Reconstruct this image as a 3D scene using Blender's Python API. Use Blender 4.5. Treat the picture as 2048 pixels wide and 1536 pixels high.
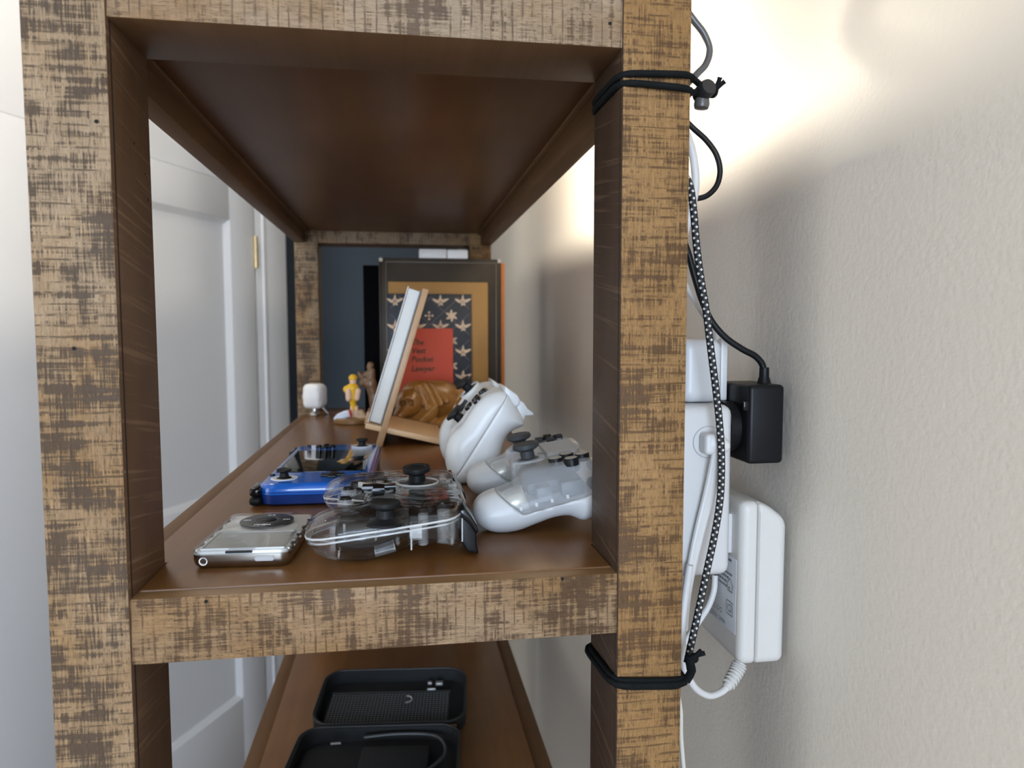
import bpy, bmesh, math, random
import numpy as np
from mathutils import Vector, Matrix, Euler
random.seed(7)
SC = bpy.context.scene
for o in list(bpy.data.objects): bpy.data.objects.remove(o)

# ------------------------------------------------------------------ camera
CAM = Vector((0.1561, -0.4304, 0.1516)); YAW, PITCH, ROLL, FPX = 0.1524, -0.0715, -0.0012, 1436.9
_F = Vector((math.sin(YAW)*math.cos(PITCH), math.cos(YAW)*math.cos(PITCH), math.sin(PITCH)))
_R0 = Vector((math.cos(YAW), -math.sin(YAW), 0)); _U0 = _R0.cross(_F)
_R = math.cos(ROLL)*_R0 + math.sin(ROLL)*_U0; _U = -math.sin(ROLL)*_R0 + math.cos(ROLL)*_U0
cd = bpy.data.cameras.new('camera'); co = bpy.data.objects.new('camera', cd); SC.collection.objects.link(co)
M = Matrix((_R, _U, -_F)).transposed().to_4x4(); M.translation = CAM; co.matrix_world = M
cd.sensor_width = 36.0; cd.lens = FPX/2048*36.0; cd.clip_start = 0.02; cd.clip_end = 60
cd.dof.use_dof = True; cd.dof.focus_distance = 0.52; cd.dof.aperture_fstop = 9.5
SC.camera = co
def ray(px, py): return _F + _R*((px-1024)/FPX) - _U*((py-768)/FPX)
def at_y(px, py, Y): d = ray(px, py); return CAM + d*((Y-CAM.y)/d.y)
def at_x(px, py, X): d = ray(px, py); return CAM + d*((X-CAM.x)/d.x)
def at_z(px, py, Z): d = ray(px, py); return CAM + d*((Z-CAM.z)/d.z)
def at_plane(px, py, p0, n): d = ray(px, py); return CAM + d*((Vector(p0)-CAM).dot(n)/d.dot(n))

# ------------------------------------------------------------------ world, light, exposure
W = bpy.data.worlds.new('world'); SC.world = W; W.use_nodes = True
wb = W.node_tree.nodes['Background']; wb.inputs[0].default_value = (0.62, 0.74, 1.0, 1); wb.inputs[1].default_value = 1.0
SC.view_settings.view_transform = 'Standard'; SC.view_settings.look = 'None'
SC.view_settings.exposure = 0.40; SC.view_settings.gamma = 1.0; SC.view_settings.use_curve_mapping = False
try:
    SC.cycles.transparent_max_bounces = 32; SC.cycles.transmission_bounces = 16; SC.cycles.max_bounces = 14
except Exception: pass
# left wall frame (a wall running obliquely to the bookshelf)
WL_P = Vector((-0.33, 2.12, 0)); WL_A = math.radians(24.6)
WL_D = Vector((math.sin(WL_A), math.cos(WL_A), 0)); WL_N = Vector((math.cos(WL_A), -math.sin(WL_A), 0))
def area(name, loc, direction, sx, sy, power, col):
    l = bpy.data.lights.new(name, 'AREA'); l.shape = 'RECTANGLE'; l.size = sx; l.size_y = sy; l.energy = power; l.color = col
    o = bpy.data.objects.new(name, l); SC.collection.objects.link(o); o.location = loc
    o.rotation_euler = Vector(direction).to_track_quat('-Z', 'Y').to_euler(); return o
FLOOR, CEIL, XWALL = -1.36, 1.30, 0.440
WIN_S0, WIN_S1, WIN_Z0, WIN_Z1 = -4.35, -2.65, -0.45, 0.95       # daylight window in the left wall
_wc = WL_P + WL_D*((WIN_S0+WIN_S1)/2) - WL_N*0.25; _wc.z = (WIN_Z0+WIN_Z1)/2
area('window_daylight', _wc, WL_N, 1.7, 1.4, 20, (1.0, 0.95, 0.84))
WF_X0, WF_X1 = -1.15, 0.34                                            # unseen second window, added behind the viewer for cool light on the door
area('added_daylight_front', ((WF_X0+WF_X1)/2, -3.75, 0.2), (0, 1, 0), 1.45, 1.7, 105, (0.66, 0.80, 1.0))

# ------------------------------------------------------------------ materials
MATS = {}
def nn(nt, t, **kw):
    n = nt.nodes.new(t)
    for k, v in kw.items(): setattr(n, k, v)
    return n
def mat(name, col, rough=0.5, metal=0.0, var=0.08, nscale=60, bump=0.0, bscale=300, spec=0.5, coat=0.0, alpha=1.0, trans=0.0, ior=1.45, emit=None, estr=0, sheen=0.0):
    if name in MATS: return MATS[name]
    m = bpy.data.materials.new(name); m.use_nodes = True; nt = m.node_tree; b = nt.nodes['Principled BSDF']
    tc = nn(nt, 'ShaderNodeTexCoord'); no = nn(nt, 'ShaderNodeTexNoise'); no.inputs['Scale'].default_value = nscale; no.inputs['Detail'].default_value = 4
    nt.links.new(tc.outputs['Object'], no.inputs['Vector'])
    mx = nn(nt, 'ShaderNodeMix', data_type='RGBA')
    c = Vector(col[:3]); mx.inputs[6].default_value = (*(c*(1-var)), 1); mx.inputs[7].default_value = (*[min(1, v*(1+var)) for v in c], 1)
    nt.links.new(no.outputs[0], mx.inputs[0]); nt.links.new(mx.outputs[2], b.inputs['Base Color'])
    b.inputs['Roughness'].default_value = rough; b.inputs['Metallic'].default_value = metal; b.inputs['Specular IOR Level'].default_value = spec
    b.inputs['Coat Weight'].default_value = coat; b.inputs['Alpha'].default_value = alpha; b.inputs['Transmission Weight'].default_value = trans; b.inputs['IOR'].default_value = ior
    b.inputs['Sheen Weight'].default_value = sheen
    if emit: b.inputs['Emission Color'].default_value = (*emit, 1); b.inputs['Emission Strength'].default_value = estr
    if bump > 0:
        n2 = nn(nt, 'ShaderNodeTexNoise'); n2.inputs['Scale'].default_value = bscale; n2.inputs['Detail'].default_value = 3
        nt.links.new(tc.outputs['Object'], n2.inputs['Vector'])
        bp = nn(nt, 'ShaderNodeBump'); bp.inputs['Strength'].default_value = bump; bp.inputs['Distance'].default_value = 0.001
        nt.links.new(n2.outputs[0], bp.inputs['Height']); nt.links.new(bp.outputs[0], b.inputs['Normal'])
    MATS[name] = m; return m
def clear_mat(name, tint=(0.93, 0.94, 0.94), base=0.05, edge=0.85, rough=0.05):
    # thin-walled clear plastic: see-through, mirror-like towards grazing angles
    m = bpy.data.materials.new(name); m.use_nodes = True; nt = m.node_tree; nt.nodes.clear()
    out = nn(nt, 'ShaderNodeOutputMaterial'); mix = nn(nt, 'ShaderNodeMixShader')
    tr = nn(nt, 'ShaderNodeBsdfTransparent'); tr.inputs[0].default_value = (*tint, 1)
    gl = nn(nt, 'ShaderNodeBsdfGlossy'); gl.inputs[0].default_value = (1, 1, 1, 1); gl.inputs[1].default_value = rough
    lw = nn(nt, 'ShaderNodeLayerWeight'); lw.inputs[0].default_value = 0.5
    pw = nn(nt, 'ShaderNodeMath', operation='POWER'); pw.inputs[1].default_value = 5.0
    ma = nn(nt, 'ShaderNodeMath', operation='MULTIPLY_ADD'); ma.inputs[1].default_value = edge; ma.inputs[2].default_value = base
    tc = nn(nt, 'ShaderNodeTexCoord'); no = nn(nt, 'ShaderNodeTexNoise'); no.inputs['Scale'].default_value = 35; no.inputs['Detail'].default_value = 1
    bp = nn(nt, 'ShaderNodeBump'); bp.inputs['Strength'].default_value = 0.25; bp.inputs['Distance'].default_value = 0.004
    L = nt.links.new
    L(tc.outputs['Object'], no.inputs['Vector']); L(no.outputs[0], bp.inputs['Height']); L(bp.outputs[0], gl.inputs['Normal'])
    L(lw.outputs['Facing'], pw.inputs[0]); L(pw.outputs[0], ma.inputs[0]); L(ma.outputs[0], mix.inputs[0])
    L(tr.outputs[0], mix.inputs[1]); L(gl.outputs[0], mix.inputs[2]); L(mix.outputs[0], out.inputs[0])
    MATS[name] = m; return m

def shell_mat(name, fac=.32, ior=1.42, rough=.04, pwr=4.0):
    # thick clear plastic: part straight see-through, part refracting
    m = bpy.data.materials.new(name); m.use_nodes = True; nt = m.node_tree; nt.nodes.clear(); L = nt.links.new
    out = nn(nt, 'ShaderNodeOutputMaterial'); mix = nn(nt, 'ShaderNodeMixShader')
    tr = nn(nt, 'ShaderNodeBsdfTransparent'); tr.inputs[0].default_value = (.97, .975, .975, 1)
    gl = nn(nt, 'ShaderNodeBsdfGlass'); gl.inputs['Color'].default_value = (.98, .985, .985, 1); gl.inputs['Roughness'].default_value = rough; gl.inputs['IOR'].default_value = ior
    lw = nn(nt, 'ShaderNodeLayerWeight'); lw.inputs[0].default_value = .5
    pw = nn(nt, 'ShaderNodeMath', operation='POWER'); pw.inputs[1].default_value = pwr; L(lw.outputs['Facing'], pw.inputs[0])
    ma = nn(nt, 'ShaderNodeMath', operation='MULTIPLY_ADD'); ma.inputs[1].default_value = 1-fac; ma.inputs[2].default_value = fac; L(pw.outputs[0], ma.inputs[0]); L(ma.outputs[0], mix.inputs[0])
    tc = nn(nt, 'ShaderNodeTexCoord'); no = nn(nt, 'ShaderNodeTexNoise'); no.inputs['Scale'].default_value = 45; no.inputs['Detail'].default_value = 1; L(tc.outputs['Object'], no.inputs['Vector'])
    bp = nn(nt, 'ShaderNodeBump'); bp.inputs['Strength'].default_value = .6; bp.inputs['Distance'].default_value = .006; L(no.outputs[0], bp.inputs['Height']); L(bp.outputs[0], gl.inputs['Normal'])
    L(tr.outputs[0], mix.inputs[1]); L(gl.outputs[0], mix.inputs[2]); L(mix.outputs[0], out.inputs[0]); MATS[name] = m; return m
def wood_rough(name, axis, light=(0.42, 0.27, 0.135), light2=(0.56, 0.40, 0.25), dark=(0.095, 0.058, 0.036), seed=0.0, dens=0.5, rough=0.55, spec=0.16):
    """rough-sawn board: saw lines across the length, short dark grain streaks in patches"""
    m = bpy.data.materials.new(name); m.use_nodes = True; nt = m.node_tree; b = nt.nodes['Principled BSDF']; L = nt.links.new
    tc = nn(nt, 'ShaderNodeTexCoord'); sp = nn(nt, 'ShaderNodeSeparateXYZ'); L(tc.outputs['Object'], sp.inputs[0])
    A = {'X': 0, 'Y': 1, 'Z': 2}[axis]; B, C = {'X': (2, 1), 'Y': (0, 2), 'Z': (0, 1)}[axis]
    cb = nn(nt, 'ShaderNodeCombineXYZ'); L(sp.outputs[A], cb.inputs[0]); L(sp.outputs[B], cb.inputs[1]); L(sp.outputs[C], cb.inputs[2])
    ad = nn(nt, 'ShaderNodeVectorMath', operation='ADD'); ad.inputs[1].default_value = (seed, seed*1.7, seed*.6); L(cb.outputs[0], ad.inputs[0])
    def noise(sa, sb, sc=20, det=3, w=0):
        mp = nn(nt, 'ShaderNodeVectorMath', operation='MULTIPLY'); mp.inputs[1].default_value = (sa, sb, sc); L(ad.outputs[0], mp.inputs[0])
        n = nn(nt, 'ShaderNodeTexNoise'); n.inputs['Scale'].default_value = 1; n.inputs['Detail'].default_value = det; n.inputs['Roughness'].default_value = 0.6; L(mp.outputs[0], n.inputs['Vector']); return n.outputs[0]
    def step(s, lo, hi):
        r = nn(nt, 'ShaderNodeMapRange'); r.inputs['From Min'].default_value = lo; r.inputs['From Max'].default_value = hi; L(s, r.inputs['Value']); return r.outputs[0]
    def math2(op, a, c):
        n = nn(nt, 'ShaderNodeMath', operation=op)
        for i, v in enumerate((a, c)):
            if isinstance(v, (int, float)): n.inputs[i].default_value = v
            else: L(v, n.inputs[i])
        return n.outputs[0]
    wv = nn(nt, 'ShaderNodeTexWave', wave_type='BANDS', bands_direction='X'); wv.inputs['Scale'].default_value = 52; wv.inputs['Distortion'].default_value = 1.8; wv.inputs['Detail'].default_value = 3; wv.inputs['Detail Scale'].default_value = 9
    mpw = nn(nt, 'ShaderNodeVectorMath', operation='MULTIPLY'); mpw.inputs[1].default_value = (1, 0.06, 0.1); L(ad.outputs[0], mpw.inputs[0]); L(mpw.outputs[0], wv.inputs['Vector'])
    lines = math2('MULTIPLY', step(wv.outputs['Fac'], 0.86, 1.0), step(noise(60, 70), 0.40, 0.56))
    blotch, band, grain = noise(30, 34, 20, 4), noise(330, 18, 16, 3), noise(48, 800, 120, 3)
    fleck = noise(150, 900, 300, 2)
    tot = math2('ADD', math2('ADD', math2('MULTIPLY', blotch, .40), math2('MULTIPLY', band, .34)), math2('MULTIPLY', grain, .26))
    th = .555-dens*.09
    spots = step(tot, th, th+.060)
    spk = math2('MULTIPLY', step(fleck, 0.57, 0.68), 0.50)
    mask = math2('MAXIMUM', math2('MAXIMUM', math2('MULTIPLY', lines, 0.85), math2('MULTIPLY', spots, .95)), spk)
    mask = math2('MULTIPLY', mask, 0.88)
    mx = nn(nt, 'ShaderNodeMix', data_type='RGBA'); mx.inputs[6].default_value = (*light, 1); mx.inputs[7].default_value = (*light2, 1); L(step(noise(8, 14, 10, 4), 0.35, 0.65), mx.inputs[0])
    m2 = nn(nt, 'ShaderNodeMix', data_type='RGBA'); m2.inputs[7].default_value = (*dark, 1); L(mx.outputs[2], m2.inputs[6]); L(mask, m2.inputs[0])
    vr = nn(nt, 'ShaderNodeMix', data_type='RGBA', blend_type='MULTIPLY'); vr.inputs[0].default_value = 1.0; L(m2.outputs[2], vr.inputs[6])
    vc = nn(nt, 'ShaderNodeCombineColor'); vv = math2('MULTIPLY_ADD', math2('ADD', math2('MULTIPLY', band, .5), math2('MULTIPLY', noise(110, 1100, 300, 2), .5)), 1.5); vv.node.inputs[2].default_value = .22
    for i_ in range(3): L(vv, vc.inputs[i_])
    L(vc.outputs[0], vr.inputs[7])
    L(vr.outputs[2], b.inputs['Base Color']); b.inputs['Roughness'].default_value = rough; b.inputs['Specular IOR Level'].default_value = spec
    bp = nn(nt, 'ShaderNodeBump'); bp.invert = True; bp.inputs['Strength'].default_value = 0.55; bp.inputs['Distance'].default_value = 0.0007
    L(mask, bp.inputs['Height']); L(bp.outputs[0], b.inputs['Normal'])
    MATS[name] = m; return m
def wood_smooth(name, axis, c1, c2, rough=0.4, streak=70, diag=0.0, seed=0.0, bump=0.2, spec=0.5, sawn=0.0, c3=None):
    m = bpy.data.materials.new(name); m.use_nodes = True; nt = m.node_tree; b = nt.nodes['Principled BSDF']; L = nt.links.new
    tc = nn(nt, 'ShaderNodeTexCoord'); mp = nn(nt, 'ShaderNodeMapping'); L(tc.outputs['Object'], mp.inputs[0])
    mp.inputs['Location'].default_value = (seed, seed*.7, seed*1.3); mp.inputs['Rotation'].default_value = (diag, 0, 0)
    sc = {'X': (4, streak, streak), 'Y': (streak, 4, streak), 'Z': (streak, streak, 4)}[axis]
    ms = nn(nt, 'ShaderNodeVectorMath', operation='MULTIPLY'); ms.inputs[1].default_value = sc; L(mp.outputs[0], ms.inputs[0])
    n1 = nn(nt, 'ShaderNodeTexNoise'); n1.inputs['Scale'].default_value = 1; n1.inputs['Detail'].default_value = 6; n1.inputs['Roughness'].default_value = .65; L(ms.outputs[0], n1.inputs['Vector'])
    n2 = nn(nt, 'ShaderNodeTexNoise'); n2.inputs['Scale'].default_value = 9; n2.inputs['Detail'].default_value = 3; L(tc.outputs['Object'], n2.inputs['Vector'])
    ma = nn(nt, 'ShaderNodeMath', operation='MULTIPLY_ADD'); ma.inputs[1].default_value = .55; L(n1.outputs[0], ma.inputs[0])
    mb = nn(nt, 'ShaderNodeMath', operation='MULTIPLY'); mb.inputs[1].default_value = .45; L(n2.outputs[0], mb.inputs[0]); L(mb.outputs[0], ma.inputs[2])
    rg = nn(nt, 'ShaderNodeMapRange'); rg.inputs['From Min'].default_value = .36; rg.inputs['From Max'].default_value = .64; L(ma.outputs[0], rg.inputs['Value'])
    mx = nn(nt, 'ShaderNodeMix', data_type='RGBA'); mx.inputs[6].default_value = (*c1, 1); mx.inputs[7].default_value = (*c2, 1); L(rg.outputs[0], mx.inputs[0])
    colo = mx.outputs[2]; h = n1.outputs[0]
    if sawn:
        n3 = nn(nt, 'ShaderNodeTexNoise'); n3.inputs['Scale'].default_value = 1; n3.inputs['Detail'].default_value = 2
        m3 = nn(nt, 'ShaderNodeVectorMath', operation='MULTIPLY'); m3.inputs[1].default_value = (30, 10, 330); L(mp.outputs[0], m3.inputs[0]); L(m3.outputs[0], n3.inputs['Vector'])
        r3 = nn(nt, 'ShaderNodeMapRange'); r3.inputs['From Min'].default_value = .56; r3.inputs['From Max'].default_value = .68; L(n3.outputs[0], r3.inputs['Value'])
        k = nn(nt, 'ShaderNodeMath', operation='MULTIPLY'); k.inputs[1].default_value = sawn; L(r3.outputs[0], k.inputs[0])
        m4 = nn(nt, 'ShaderNodeMix', data_type='RGBA'); m4.inputs[7].default_value = (*(c3 or c2), 1); L(colo, m4.inputs[6]); L(k.outputs[0], m4.inputs[0]); colo = m4.outputs[2]; h = k.outputs[0]
    L(colo, b.inputs['Base Color']); b.inputs['Roughness'].default_value = rough; b.inputs['Specular IOR Level'].default_value = spec
    bp = nn(nt, 'ShaderNodeBump'); bp.inputs['Strength'].default_value = bump; bp.inputs['Distance'].default_value = 0.0006
    L(h, bp.inputs['Height']); L(bp.outputs[0], b.inputs['Normal'])
    MATS[name] = m; return m

# ------------------------------------------------------------------ mesh builders: each returns (verts, faces)
def from_bm(bm):
    bm.verts.index_update(); v = np.array([x.co[:] for x in bm.verts]); f = [[q.index for q in p.verts] for p in bm.faces]; bm.free(); return v, f
def box(x0, x1, y0, y1, z0, z1, bev=0.0, seg=2):
    bm = bmesh.new(); bmesh.ops.create_cube(bm, size=1)
    for v in bm.verts: v.co = Vector(((x0+x1)/2+v.co.x*(x1-x0), (y0+y1)/2+v.co.y*(y1-y0), (z0+z1)/2+v.co.z*(z1-z0)))
    if bev > 0: bmesh.ops.bevel(bm, geom=list(bm.edges), offset=bev, segments=seg, profile=0.5, affect='EDGES')
    return from_bm(bm)
def cbox(c, s, bev=0.0, seg=2): return box(c[0]-s[0]/2, c[0]+s[0]/2, c[1]-s[1]/2, c[1]+s[1]/2, c[2]-s[2]/2, c[2]+s[2]/2, bev, seg)
def xf(m, M): 
    M = np.array(M); v = np.asarray(m[0], float); return v@M[:3, :3].T + M[:3, 3], m[1]
def join(*ms):
    vs, fs, k = [], [], 0
    for v, f in ms: vs.append(np.asarray(v, float)); fs += [[i+k for i in q] for q in f]; k += len(v)
    return np.concatenate(vs), fs
def prism(poly, z0, z1, bev=0.0, seg=2, only_top=False):
    bm = bmesh.new(); vs = [bm.verts.new((p[0], p[1], z0)) for p in poly]; f = bm.faces.new(vs)
    r = bmesh.ops.extrude_face_region(bm, geom=[f]); 
    for g in r['geom']:
        if isinstance(g, bmesh.types.BMVert): g.co.z = z1
    bmesh.ops.recalc_face_normals(bm, faces=bm.faces)
    if bev > 0:
        es = [e for e in bm.edges if abs(e.verts[0].co.z-e.verts[1].co.z) < 1e-9 and (not only_top or e.verts[0].co.z > (z0+z1)/2)]
        bmesh.ops.bevel(bm, geom=es, offset=bev, segments=seg, profile=0.5, affect='EDGES')
    return from_bm(bm)
def rrect(w, h, r, n=5, cx=0, cy=0):
    r = min(r, w/2-1e-5, h/2-1e-5); o = []
    for k, (sx, sy) in enumerate(((1, 1), (-1, 1), (-1, -1), (1, -1))):
        for i in range(n+1):
            a = k*math.pi/2 + i/n*math.pi/2; o.append((cx+sx*(w/2-r)+r*math.cos(a), cy+sy*(h/2-r)+r*math.sin(a)))
    return o
def loft(rings, cap0=True, cap1=True, closed=False):
    n = len(rings[0]); v = np.array([p for r in rings for p in r], float); f = []
    for i in range(len(rings)-(0 if closed else 1)):
        j = (i+1) % len(rings)
        for k in range(n): f.append([i*n+k, i*n+(k+1) % n, j*n+(k+1) % n, j*n+k])
    if not closed:
        if cap0: f.append(list(range(n))[::-1])
        if cap1: f.append([(len(rings)-1)*n+k for k in range(n)])
    return v, f
def rr_loft(rings, n=5): return loft([[(x, y, z) for x, y in rrect(w, h, r, n)] for (w, h, r, z) in rings])
def lathe(prof, n=28, cap=True):
    rings = [[(r*math.cos(2*math.pi*k/n), r*math.sin(2*math.pi*k/n), z) for k in range(n)] for r, z in prof]; return loft(rings, cap, cap)
def smooth_path(pts, n=8, closed=False):
    P = [Vector(p) for p in pts]; o = []; N = len(P)
    for i in range(N if closed else N-1):
        if closed: a, b, c, d = P[i-1], P[i], P[(i+1) % N], P[(i+2) % N]
        else: a, b, c, d = P[max(i-1, 0)], P[i], P[i+1], P[min(i+2, N-1)]
        for k in range(n):
            t = k/n; o.append(0.5*((2*b)+(c-a)*t+(2*a-5*b+4*c-d)*t*t+(3*b-a-3*c+d)*t**3))
    if not closed: o.append(P[-1])
    return o
def tube(path, r, n=12, closed=False, flat=1.0):
    P = [Vector(p) for p in path]; N = len(P); rings = []; up = Vector((0.13, 0.37, 0.92)); T0 = None
    for i, p in enumerate(P):
        t = (P[(i+1) % N]-P[i-1]) if closed else (P[min(i+1, N-1)]-P[max(i-1, 0)])
        t = t.normalized() if t.length > 1e-9 else Vector((0, 0, 1))
        if T0 is None: a = t.orthogonal().normalized() if abs(t.dot(up)) > .95 else (up-t*up.dot(t)).normalized()
        else: a = (a - t*a.dot(t)); a = a.normalized() if a.length > 1e-6 else t.orthogonal().normalized()
        T0 = t; b = t.cross(a); rr = r[i] if hasattr(r, '__len__') else r
        rings.append([tuple(p + a*rr*math.cos(2*math.pi*k/n) + b*rr*flat*math.sin(2*math.pi*k/n)) for k in range(n)])
    return loft(rings, closed=closed)
def frame(p, z, x=None):
    z = Vector(z).normalized(); x = Vector(x) if x is not None else z.orthogonal(); x = (x - z*x.dot(z)).normalized(); y = z.cross(x)
    M = Matrix((x, y, z)).transposed().to_4x4(); M.translation = Vector(p); return M
# --- signed-distance modelling + surface nets
def smin(a, b, k): h = np.clip(.5+.5*(b-a)/k, 0, 1); return b*(1-h)+a*h - k*h*(1-h)
def smax(a, b, k): return -smin(-a, -b, k)
def s_cap(P, a, b, ra, rb):
    a = np.array(a, float); b = np.array(b, float); d = b-a; L2 = d@d
    t = np.clip(((P-a)@d)/L2, 0, 1); return np.linalg.norm(P-(a+t[..., None]*d), axis=-1) - (ra+(rb-ra)*t)
def s_ell(P, c, r):
    r = np.array(r, float); q = (P-np.array(c))/r; k = np.linalg.norm(q, axis=-1); return (k-1)*r.min()*np.where(k < 1, 1, 1)*1.0 if False else (k-1)*float(np.mean(r))
def s_box(P, c, h, r):
    q = np.abs(P-np.array(c))-(np.array(h)-r); return np.linalg.norm(np.maximum(q, 0), axis=-1)+np.minimum(q.max(-1), 0)-r
def s_poly(X, Y, poly):
    poly = np.array(poly, float); n = len(poly); d = np.full(X.shape, 1e9); s = np.ones(X.shape)
    for i in range(n):
        a, b = poly[i], poly[(i+1) % n]; e = b-a; wx, wy = X-a[0], Y-a[1]
        t = np.clip((wx*e[0]+wy*e[1])/(e@e), 0, 1); d = np.minimum(d, (wx-e[0]*t)**2+(wy-e[1]*t)**2)
        c1, c2, c3 = Y >= a[1], Y < b[1], e[0]*wy > e[1]*wx
        s = np.where((c1 & c2 & c3) | (~c1 & ~c2 & ~c3), -s, s)
    return s*np.sqrt(d)
def s_pill(prof, y, y0, y1, r):
    """2-D profile extruded along y with a generous rounding r"""
    a = prof + r; b = np.abs(y-(y0+y1)/2)-(y1-y0)/2 + r
    return np.sqrt(np.maximum(a, 0)**2+np.maximum(b, 0)**2)+np.minimum(np.maximum(a, b), 0)-r
def nets(fn, lo, hi, h):
    ax = [np.arange(lo[i]-2*h, hi[i]+3*h, h) for i in range(3)]
    G = np.stack(np.meshgrid(*ax, indexing='ij'), -1); V = fn(G); S = V < 0
    nx, ny, nz = V.shape; cnt = np.zeros((nx-1, ny-1, nz-1)); acc = np.zeros((nx-1, ny-1, nz-1, 3)); quads = []
    E = np.eye(3, dtype=int)
    def sl(o, d): return tuple(slice(o[i], V.shape[i]-1+o[i]) for i in range(3))
    for a in range(3):
        b, c = (a+1) % 3, (a+2) % 3
        for db in (0, 1):
            for dc in (0, 1):
                o = np.zeros(3, int); o[b] = db; o[c] = dc; o2 = o+E[a]
                v0, v1 = V[sl(o, 0)], V[sl(o2, 0)]; m = (v0 < 0) != (v1 < 0)
                t = np.where(m, v0/np.where(m, v0-v1, 1), 0)
                p = np.zeros(m.shape+(3,)); p += o; p[..., a] += t
                acc += np.where(m[..., None], p, 0); cnt += m
    act = cnt > 0; idx = -np.ones(act.shape, int); idx[act] = np.arange(act.sum())
    cell = np.stack(np.meshgrid(*[np.arange(s) for s in act.shape], indexing='ij'), -1)[act]
    pos = (cell + acc[act]/cnt[act][:, None])*h + np.array([x[0] for x in ax])
    for a in range(3):
        b, c = (a+1) % 3, (a+2) % 3; s0 = [slice(1, -1)]*3; s0[a] = slice(0, -1); s1 = list(s0); s1[a] = slice(1, None)
        A, Bm = S[tuple(s0)], S[tuple(s1)]; off = np.array([1, 1, 1]); off[a] = 0
        for flip, m in ((False, A & ~Bm), (True, ~A & Bm)):
            e = np.argwhere(m)+off
            if not len(e): continue
            q = [idx[tuple((e-E[b]*u-E[c]*w).T)] for u, w in ((0, 0), (1, 0), (1, 1), (0, 1))]
            q = np.stack(q, 1); q = q if not flip else q[:, ::-1]; quads.append(q)
    Q = np.concatenate(quads); return pos, Q.tolist()

# ------------------------------------------------------------------ scene objects
COL = SC.collection
def set_smooth(me, ang=35):
    for p in me.polygons: p.use_smooth = True
    try: me.set_sharp_from_angle(angle=math.radians(ang))
    except Exception: pass
def mesh(name, m, mats, inv=None, smooth=35):
    v = np.asarray(m[0], float)
    if inv is not None: I = np.array(inv); v = v@I[:3, :3].T + I[:3, 3]
    me = bpy.data.meshes.new(name); me.from_pydata(v.tolist(), [], [list(map(int, f)) for f in m[1]]); me.update()
    if not isinstance(mats, (list, tuple)): mats = [mats]
    for x in mats: me.materials.append(x)
    if smooth: set_smooth(me, smooth)
    return me
class Thing:
    def __init__(s, name, label, cat, loc=(0, 0, 0), rot=(0, 0, 0), group=None, M=None):
        s.o = bpy.data.objects.new(name, None); COL.objects.link(s.o); s.o.empty_display_size = 0.02
        s.M = M if M is not None else Matrix.LocRotScale(Vector(loc), Euler(rot), None); s.o.matrix_world = s.M; s.inv = s.M.inverted()
        if label: s.o['label'] = label; s.o['category'] = cat
        if group: s.o['group'] = group
    def part(s, name, m, mats, parent=None, world=False, smooth=35, label=None):
        me = mesh(name, m, mats, s.inv if world else None, smooth); o = bpy.data.objects.new(name, me); COL.objects.link(o); o.parent = parent or s.o
        if label: o['label'] = label
        return o
    def copy_part(s, src, name, loc, parent=None):
        o = bpy.data.objects.new(name, src.data); COL.objects.link(o); o.parent = parent or s.o; o.location = loc; return o
def solo(name, m, mats, label, cat, group=None, smooth=35):
    v = np.asarray(m[0], float); base = Vector(((v[:, 0].min()+v[:, 0].max())/2, (v[:, 1].min()+v[:, 1].max())/2, v[:, 2].min()))
    me = mesh(name, (v-np.array(base), m[1]), mats, None, smooth); o = bpy.data.objects.new(name, me); COL.objects.link(o); o.location = base
    o['label'] = label; o['category'] = cat
    if group: o['group'] = group
    return o
def structure(name, m, mats, smooth=35):
    me = mesh(name, m, mats, None, smooth); o = bpy.data.objects.new(name, me); COL.objects.link(o); o['kind'] = 'structure'; return o
def text(s, size, extrude=0.0001, align='CENTER', shear=0.0, bold=0.0, space=1.0):
    cu = bpy.data.curves.new('t', 'FONT'); cu.body = s; cu.size = size; cu.extrude = extrude; cu.align_x = align; cu.align_y = 'CENTER'; cu.shear = shear; cu.offset = bold; cu.space_character = space; cu.resolution_u = 2
    o = bpy.data.objects.new('t', cu); COL.objects.link(o); dg = bpy.context.evaluated_depsgraph_get(); me = o.evaluated_get(dg).to_mesh()
    v = np.array([x.co[:] for x in me.vertices]); f = [list(p.vertices) for p in me.polygons]; o.evaluated_get(dg).to_mesh_clear()
    bpy.data.objects.remove(o); bpy.data.curves.remove(cu); return v, f

# ================================================================== THE SETTING
m_wall = mat('wall_paint', (0.66, 0.620, 0.55), 0.55, var=0.02, nscale=5, bump=0.35, bscale=260)
m_white = mat('door_paint', (0.72, 0.725, 0.73), 0.4, var=0.01, nscale=4, bump=0.05, bscale=90)
m_dark = mat('dark_blue_paint', (0.034, 0.050, 0.062), 0.6, var=0.05, nscale=4)
m_floor = wood_smooth('floor_planks', 'Y', (0.20, 0.12, 0.07), (0.30, 0.19, 0.11), 0.4, 40)
m_ceil = mat('ceiling_paint', (0.78, 0.77, 0.74), 0.8, var=0.02)
structure('wall_right', box(XWALL, XWALL+0.1, -3.4, 3.3, FLOOR, CEIL), m_wall)
structure('wall_back', box(-1.6, XWALL+.1, 3.2, 3.3, FLOOR, CEIL), m_dark)
structure('floor', box(-4.5, XWALL+.1, -3.5, 3.3, FLOOR-.1, FLOOR), m_floor)
structure('ceiling', box(-4.5, XWALL+.1, -3.5, 3.3, CEIL, CEIL+.1), m_ceil)
WFZ0, WFZ1 = -0.7, 1.1
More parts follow.
